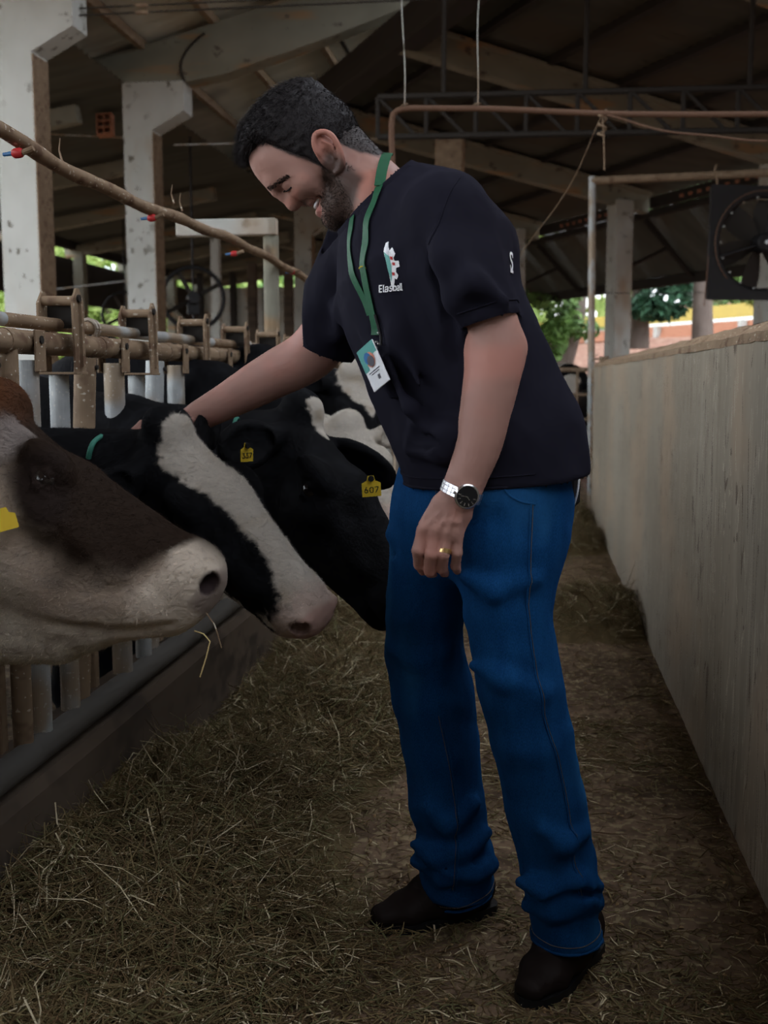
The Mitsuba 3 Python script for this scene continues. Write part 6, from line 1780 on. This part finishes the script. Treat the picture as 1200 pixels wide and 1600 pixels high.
def leaves(c0, c1):
    """A leaf material between two greens, varied from leaf to leaf."""
    if (c0, c1) not in LEAF:
        LEAF[c0, c1] = mat(f'm_leaf_{len(LEAF)}', proc(lambda p, n, uv: mix(c0, c1, noise(p.x * 6, p.y * 6, p.z * 6))), 0.6)
    return LEAF[c0, c1]


def leaf_cloud(blobs, n, size, seed):
    rg = np.random.default_rng(seed)
    b = rg.integers(0, len(blobs), n)
    B = np.array([(*q[0], *q[1]) for q in blobs], float)[b]
    d = rg.standard_normal((n, 3)); d /= np.linalg.norm(d, axis=1, keepdims=True)
    p = B[:, :3] + d * B[:, 3:] * (0.45 + 0.6 * rg.random((n, 1)) ** 0.5)
    nr = rg.standard_normal((n, 3)) * 0.6 + d * 0.5 + V(0, 0, 0.7); nr /= np.linalg.norm(nr, axis=1, keepdims=True)
    a = np.cross(nr, rg.standard_normal((n, 3))); a /= np.linalg.norm(a, axis=1, keepdims=True)
    w = np.cross(nr, a)
    s = size * (0.5 + rg.random((n, 1)))
    vs = np.stack([p - a * s, p + w * s * 0.42 + nr * s * 0.1, p + a * s, p - w * s * 0.42 + nr * s * 0.1], 1).reshape(-1, 3)
    f = (np.array([[0, 1, 2], [0, 2, 3]])[None] + (np.arange(n) * 4)[:, None, None]).reshape(-1, 3)
    return vs, f


def tree(name, label, cat_, base, trunk, r, blobs, n, size, seed, c0, c1, group=None):
    t = thing(name, label, cat_, group)
    if trunk is not None:
        tp = smoothpath(trunk, 10)
        part(t, 'trunk', tube(tp, np.linspace(r, r * 0.6, 10), 9), 'm_bark', 60)
    k = part(t, 'foliage', leaf_cloud(blobs, n, size, seed), leaves(c0, c1), False)
    labels[k] = {'kind': 'stuff'}
    return t


def bark_col(p, n, uv):
    return mix((0.13, 0.10, 0.085), (0.27, 0.225, 0.19), fbm(p.x * 6, p.y * 6, p.z * 3))


mat('m_bark', proc(bark_col), 0.9)
G0, G1 = (0.07, 0.18, 0.04), (0.27, 0.45, 0.12)
D0_, D1_ = (0.02, 0.065, 0.035), (0.07, 0.17, 0.075)
D2_ = (0.11, 0.27, 0.15)
L0, L1 = (0.22, 0.36, 0.08), (0.50, 0.60, 0.20)
b0 = (0.488,22.5,1.204)
tree('tree', 'leaning grey trunk with drooping green leaves, left of the pipe frame', 'tree', b0, [(0.489,22.5,1.14), (0.691,22.5,1.909), (0.83,22.5,2.543), (0.83,22.5,3.174), (0.834,22.5,4.173)], 0.30,
     [((0.449,22,2.639), (0.5, 0.5, 0.22)), ((0.912,21.8,2.069), (0.45, 0.4, 0.16)), ((0.289,22.4,2.857), (0.5, 0.5, 0.2)), ((0.605,22,2.303), (0.35, 0.3, 0.18))], 700, 0.10, 101, D0_, G1)
tree('tree', 'grey trunk with a spray of blue-green leaves, right of the spotted column', 'tree', None, [(2.184,23,1.725), (2.18,23,2.306), (2.175,23,2.947), (2.161,23,4.343)], 0.21,
     [((2.69,22.6,2.76), (0.62, 0.5, 0.30)), ((2.514,22.6,2.435), (0.55, 0.4, 0.16)), ((2.87,22.6,2.971), (0.4, 0.4, 0.2)), ((2.25,22.5,2.556), (0.4, 0.4, 0.15))], 1100, 0.11, 102, D0_, D2_)
tree('tree', 'straight pale-barked trunk under the fan', 'tree', None, [(3.142,21,1.729), (3.121,21,2.313), (3.099,21,2.94), (3.068,21,4.158)], 0.21, [((3.041,21,4.613), (1.2, 1.0, 0.6))], 500, 0.14, 103, D0_, G1)
tree('shrub', 'bright green shrub growing close behind the back of the man', 'shrub', None, [(0.314,20,1.483), (0.31,20,1.711), (0.307,20,1.882)], 0.03, [((0.286,20,1.768), (0.32, 0.3, 0.38)), ((0.397,20,1.938), (0.25, 0.25, 0.22))], 500, 0.09, 104, G0, G1)
tree('shrub', 'leafy light green shoots at the far right above the wall', 'shrub', None, [(4.315,22,2.24), (4.3,22,2.604), (4.349,22,2.845)], 0.03, [((4.233,22,2.786), (0.6, 0.5, 0.18)), ((4.478,22,2.602), (0.4, 0.4, 0.12))], 420, 0.10, 105, L0, L1)
rg = np.random.default_rng(31)
for k in range(17):
    q = RB(-20 + 3.3 * k, 26 + 5 * rg.random(), 3.6)
    tree('tree', 'dark forest tree standing beyond the yellow barrier', 'tree', None, [q, q + V(0.1, 0, 3), q + V(0.2, 0, 7)], 0.2,
         [(q + V(1.2 * rg.standard_normal(), 1.2 * rg.standard_normal(), 0.9 + 1.3 * j), (2.2, 2.0, 1.3)) for j in range(5)], 1500, 0.34, 200 + k, D0_, G1, 'forest trees beyond the barrier')
for k in range(12):
    q = RB(-14 + 3.1 * k, 24 + 2 * rg.random(), 3.4)
    one('fence_post', 'slim pale post in front of the dark forest beyond the barrier', 'post', box(q + V(0, 0, 1.2), (0.12, 0.12, 2.6), None, 0.02), 'm_column', 'slim posts beyond the barrier')
# trees beyond the stalls, on the left
TL = ['bright bushy tree seen left of the second concrete column', 'yellow-green tree beyond the stalls at the left edge', 'leafy tree seen through the nearest ring fan', 'pale green tree right of the nearest ring fan',
      'dark green tree behind the far concrete columns', 'far tree beyond the panel screen', 'tall dense tree far behind the stalls', 'round light tree far beyond the ring fans']
for k, (px_, y) in enumerate(((145, 35), (40, 34), (292, 36), (345, 38), (395, 40), (440, 44), (215, 38), (330, 48))):
    X = (px_ - 830) / 1716 * y * 1.0
    q = V(X, y, -0.05)
    c0, c1 = ((L0, L1), (L0, L1), (L0, L1), (L0, L1), (G0, G1), (D0_, G1), (D0_, G1), (L0, L1))[k]
    tree('tree', TL[k], 'tree', None, [q, q + V(0.1, 0, 1.5), q + V(0, 0.1, 4)], 0.16,
         [(q + V(1.5 * rg.standard_normal(), 1.0 * rg.standard_normal(), 0.9 + 0.95 * j), (2.1, 1.8, 0.9)) for j in range(5)], 2600, 0.20, 300 + k, c0, c1)
for k in range(7):
    q = V(-34 + 5.5 * k, 58 + 4 * rg.random(), 0)
    tree('tree', 'hazy tree of the far belt behind the barns', 'tree', None, [q, q + V(0, 0, 5)], 0.3, [(q + V(1.5 * rg.standard_normal(), 0, 1.5 + 2 * j), (3.5, 3, 2)) for j in range(5)], 900, 0.6, 400 + k, L0, L1, 'far tree belt')
hs_b = thing('farm_house', 'small brick hut with an orange tiled roof far beyond the stalls', 'house')
q = V(-7.9, 30.0, 0)
part(hs_b, 'wall', box(q + V(0, 0, 1.1), (2.2, 2, 2.2)), 'm_rust', 15)
part(hs_b, 'roof', extrude([(-1.4, 0), (1.4, 0), (0, 0.7)], 2.4, q + V(0, 0, 2.2), XH, ZH), 'm_orange', 15)
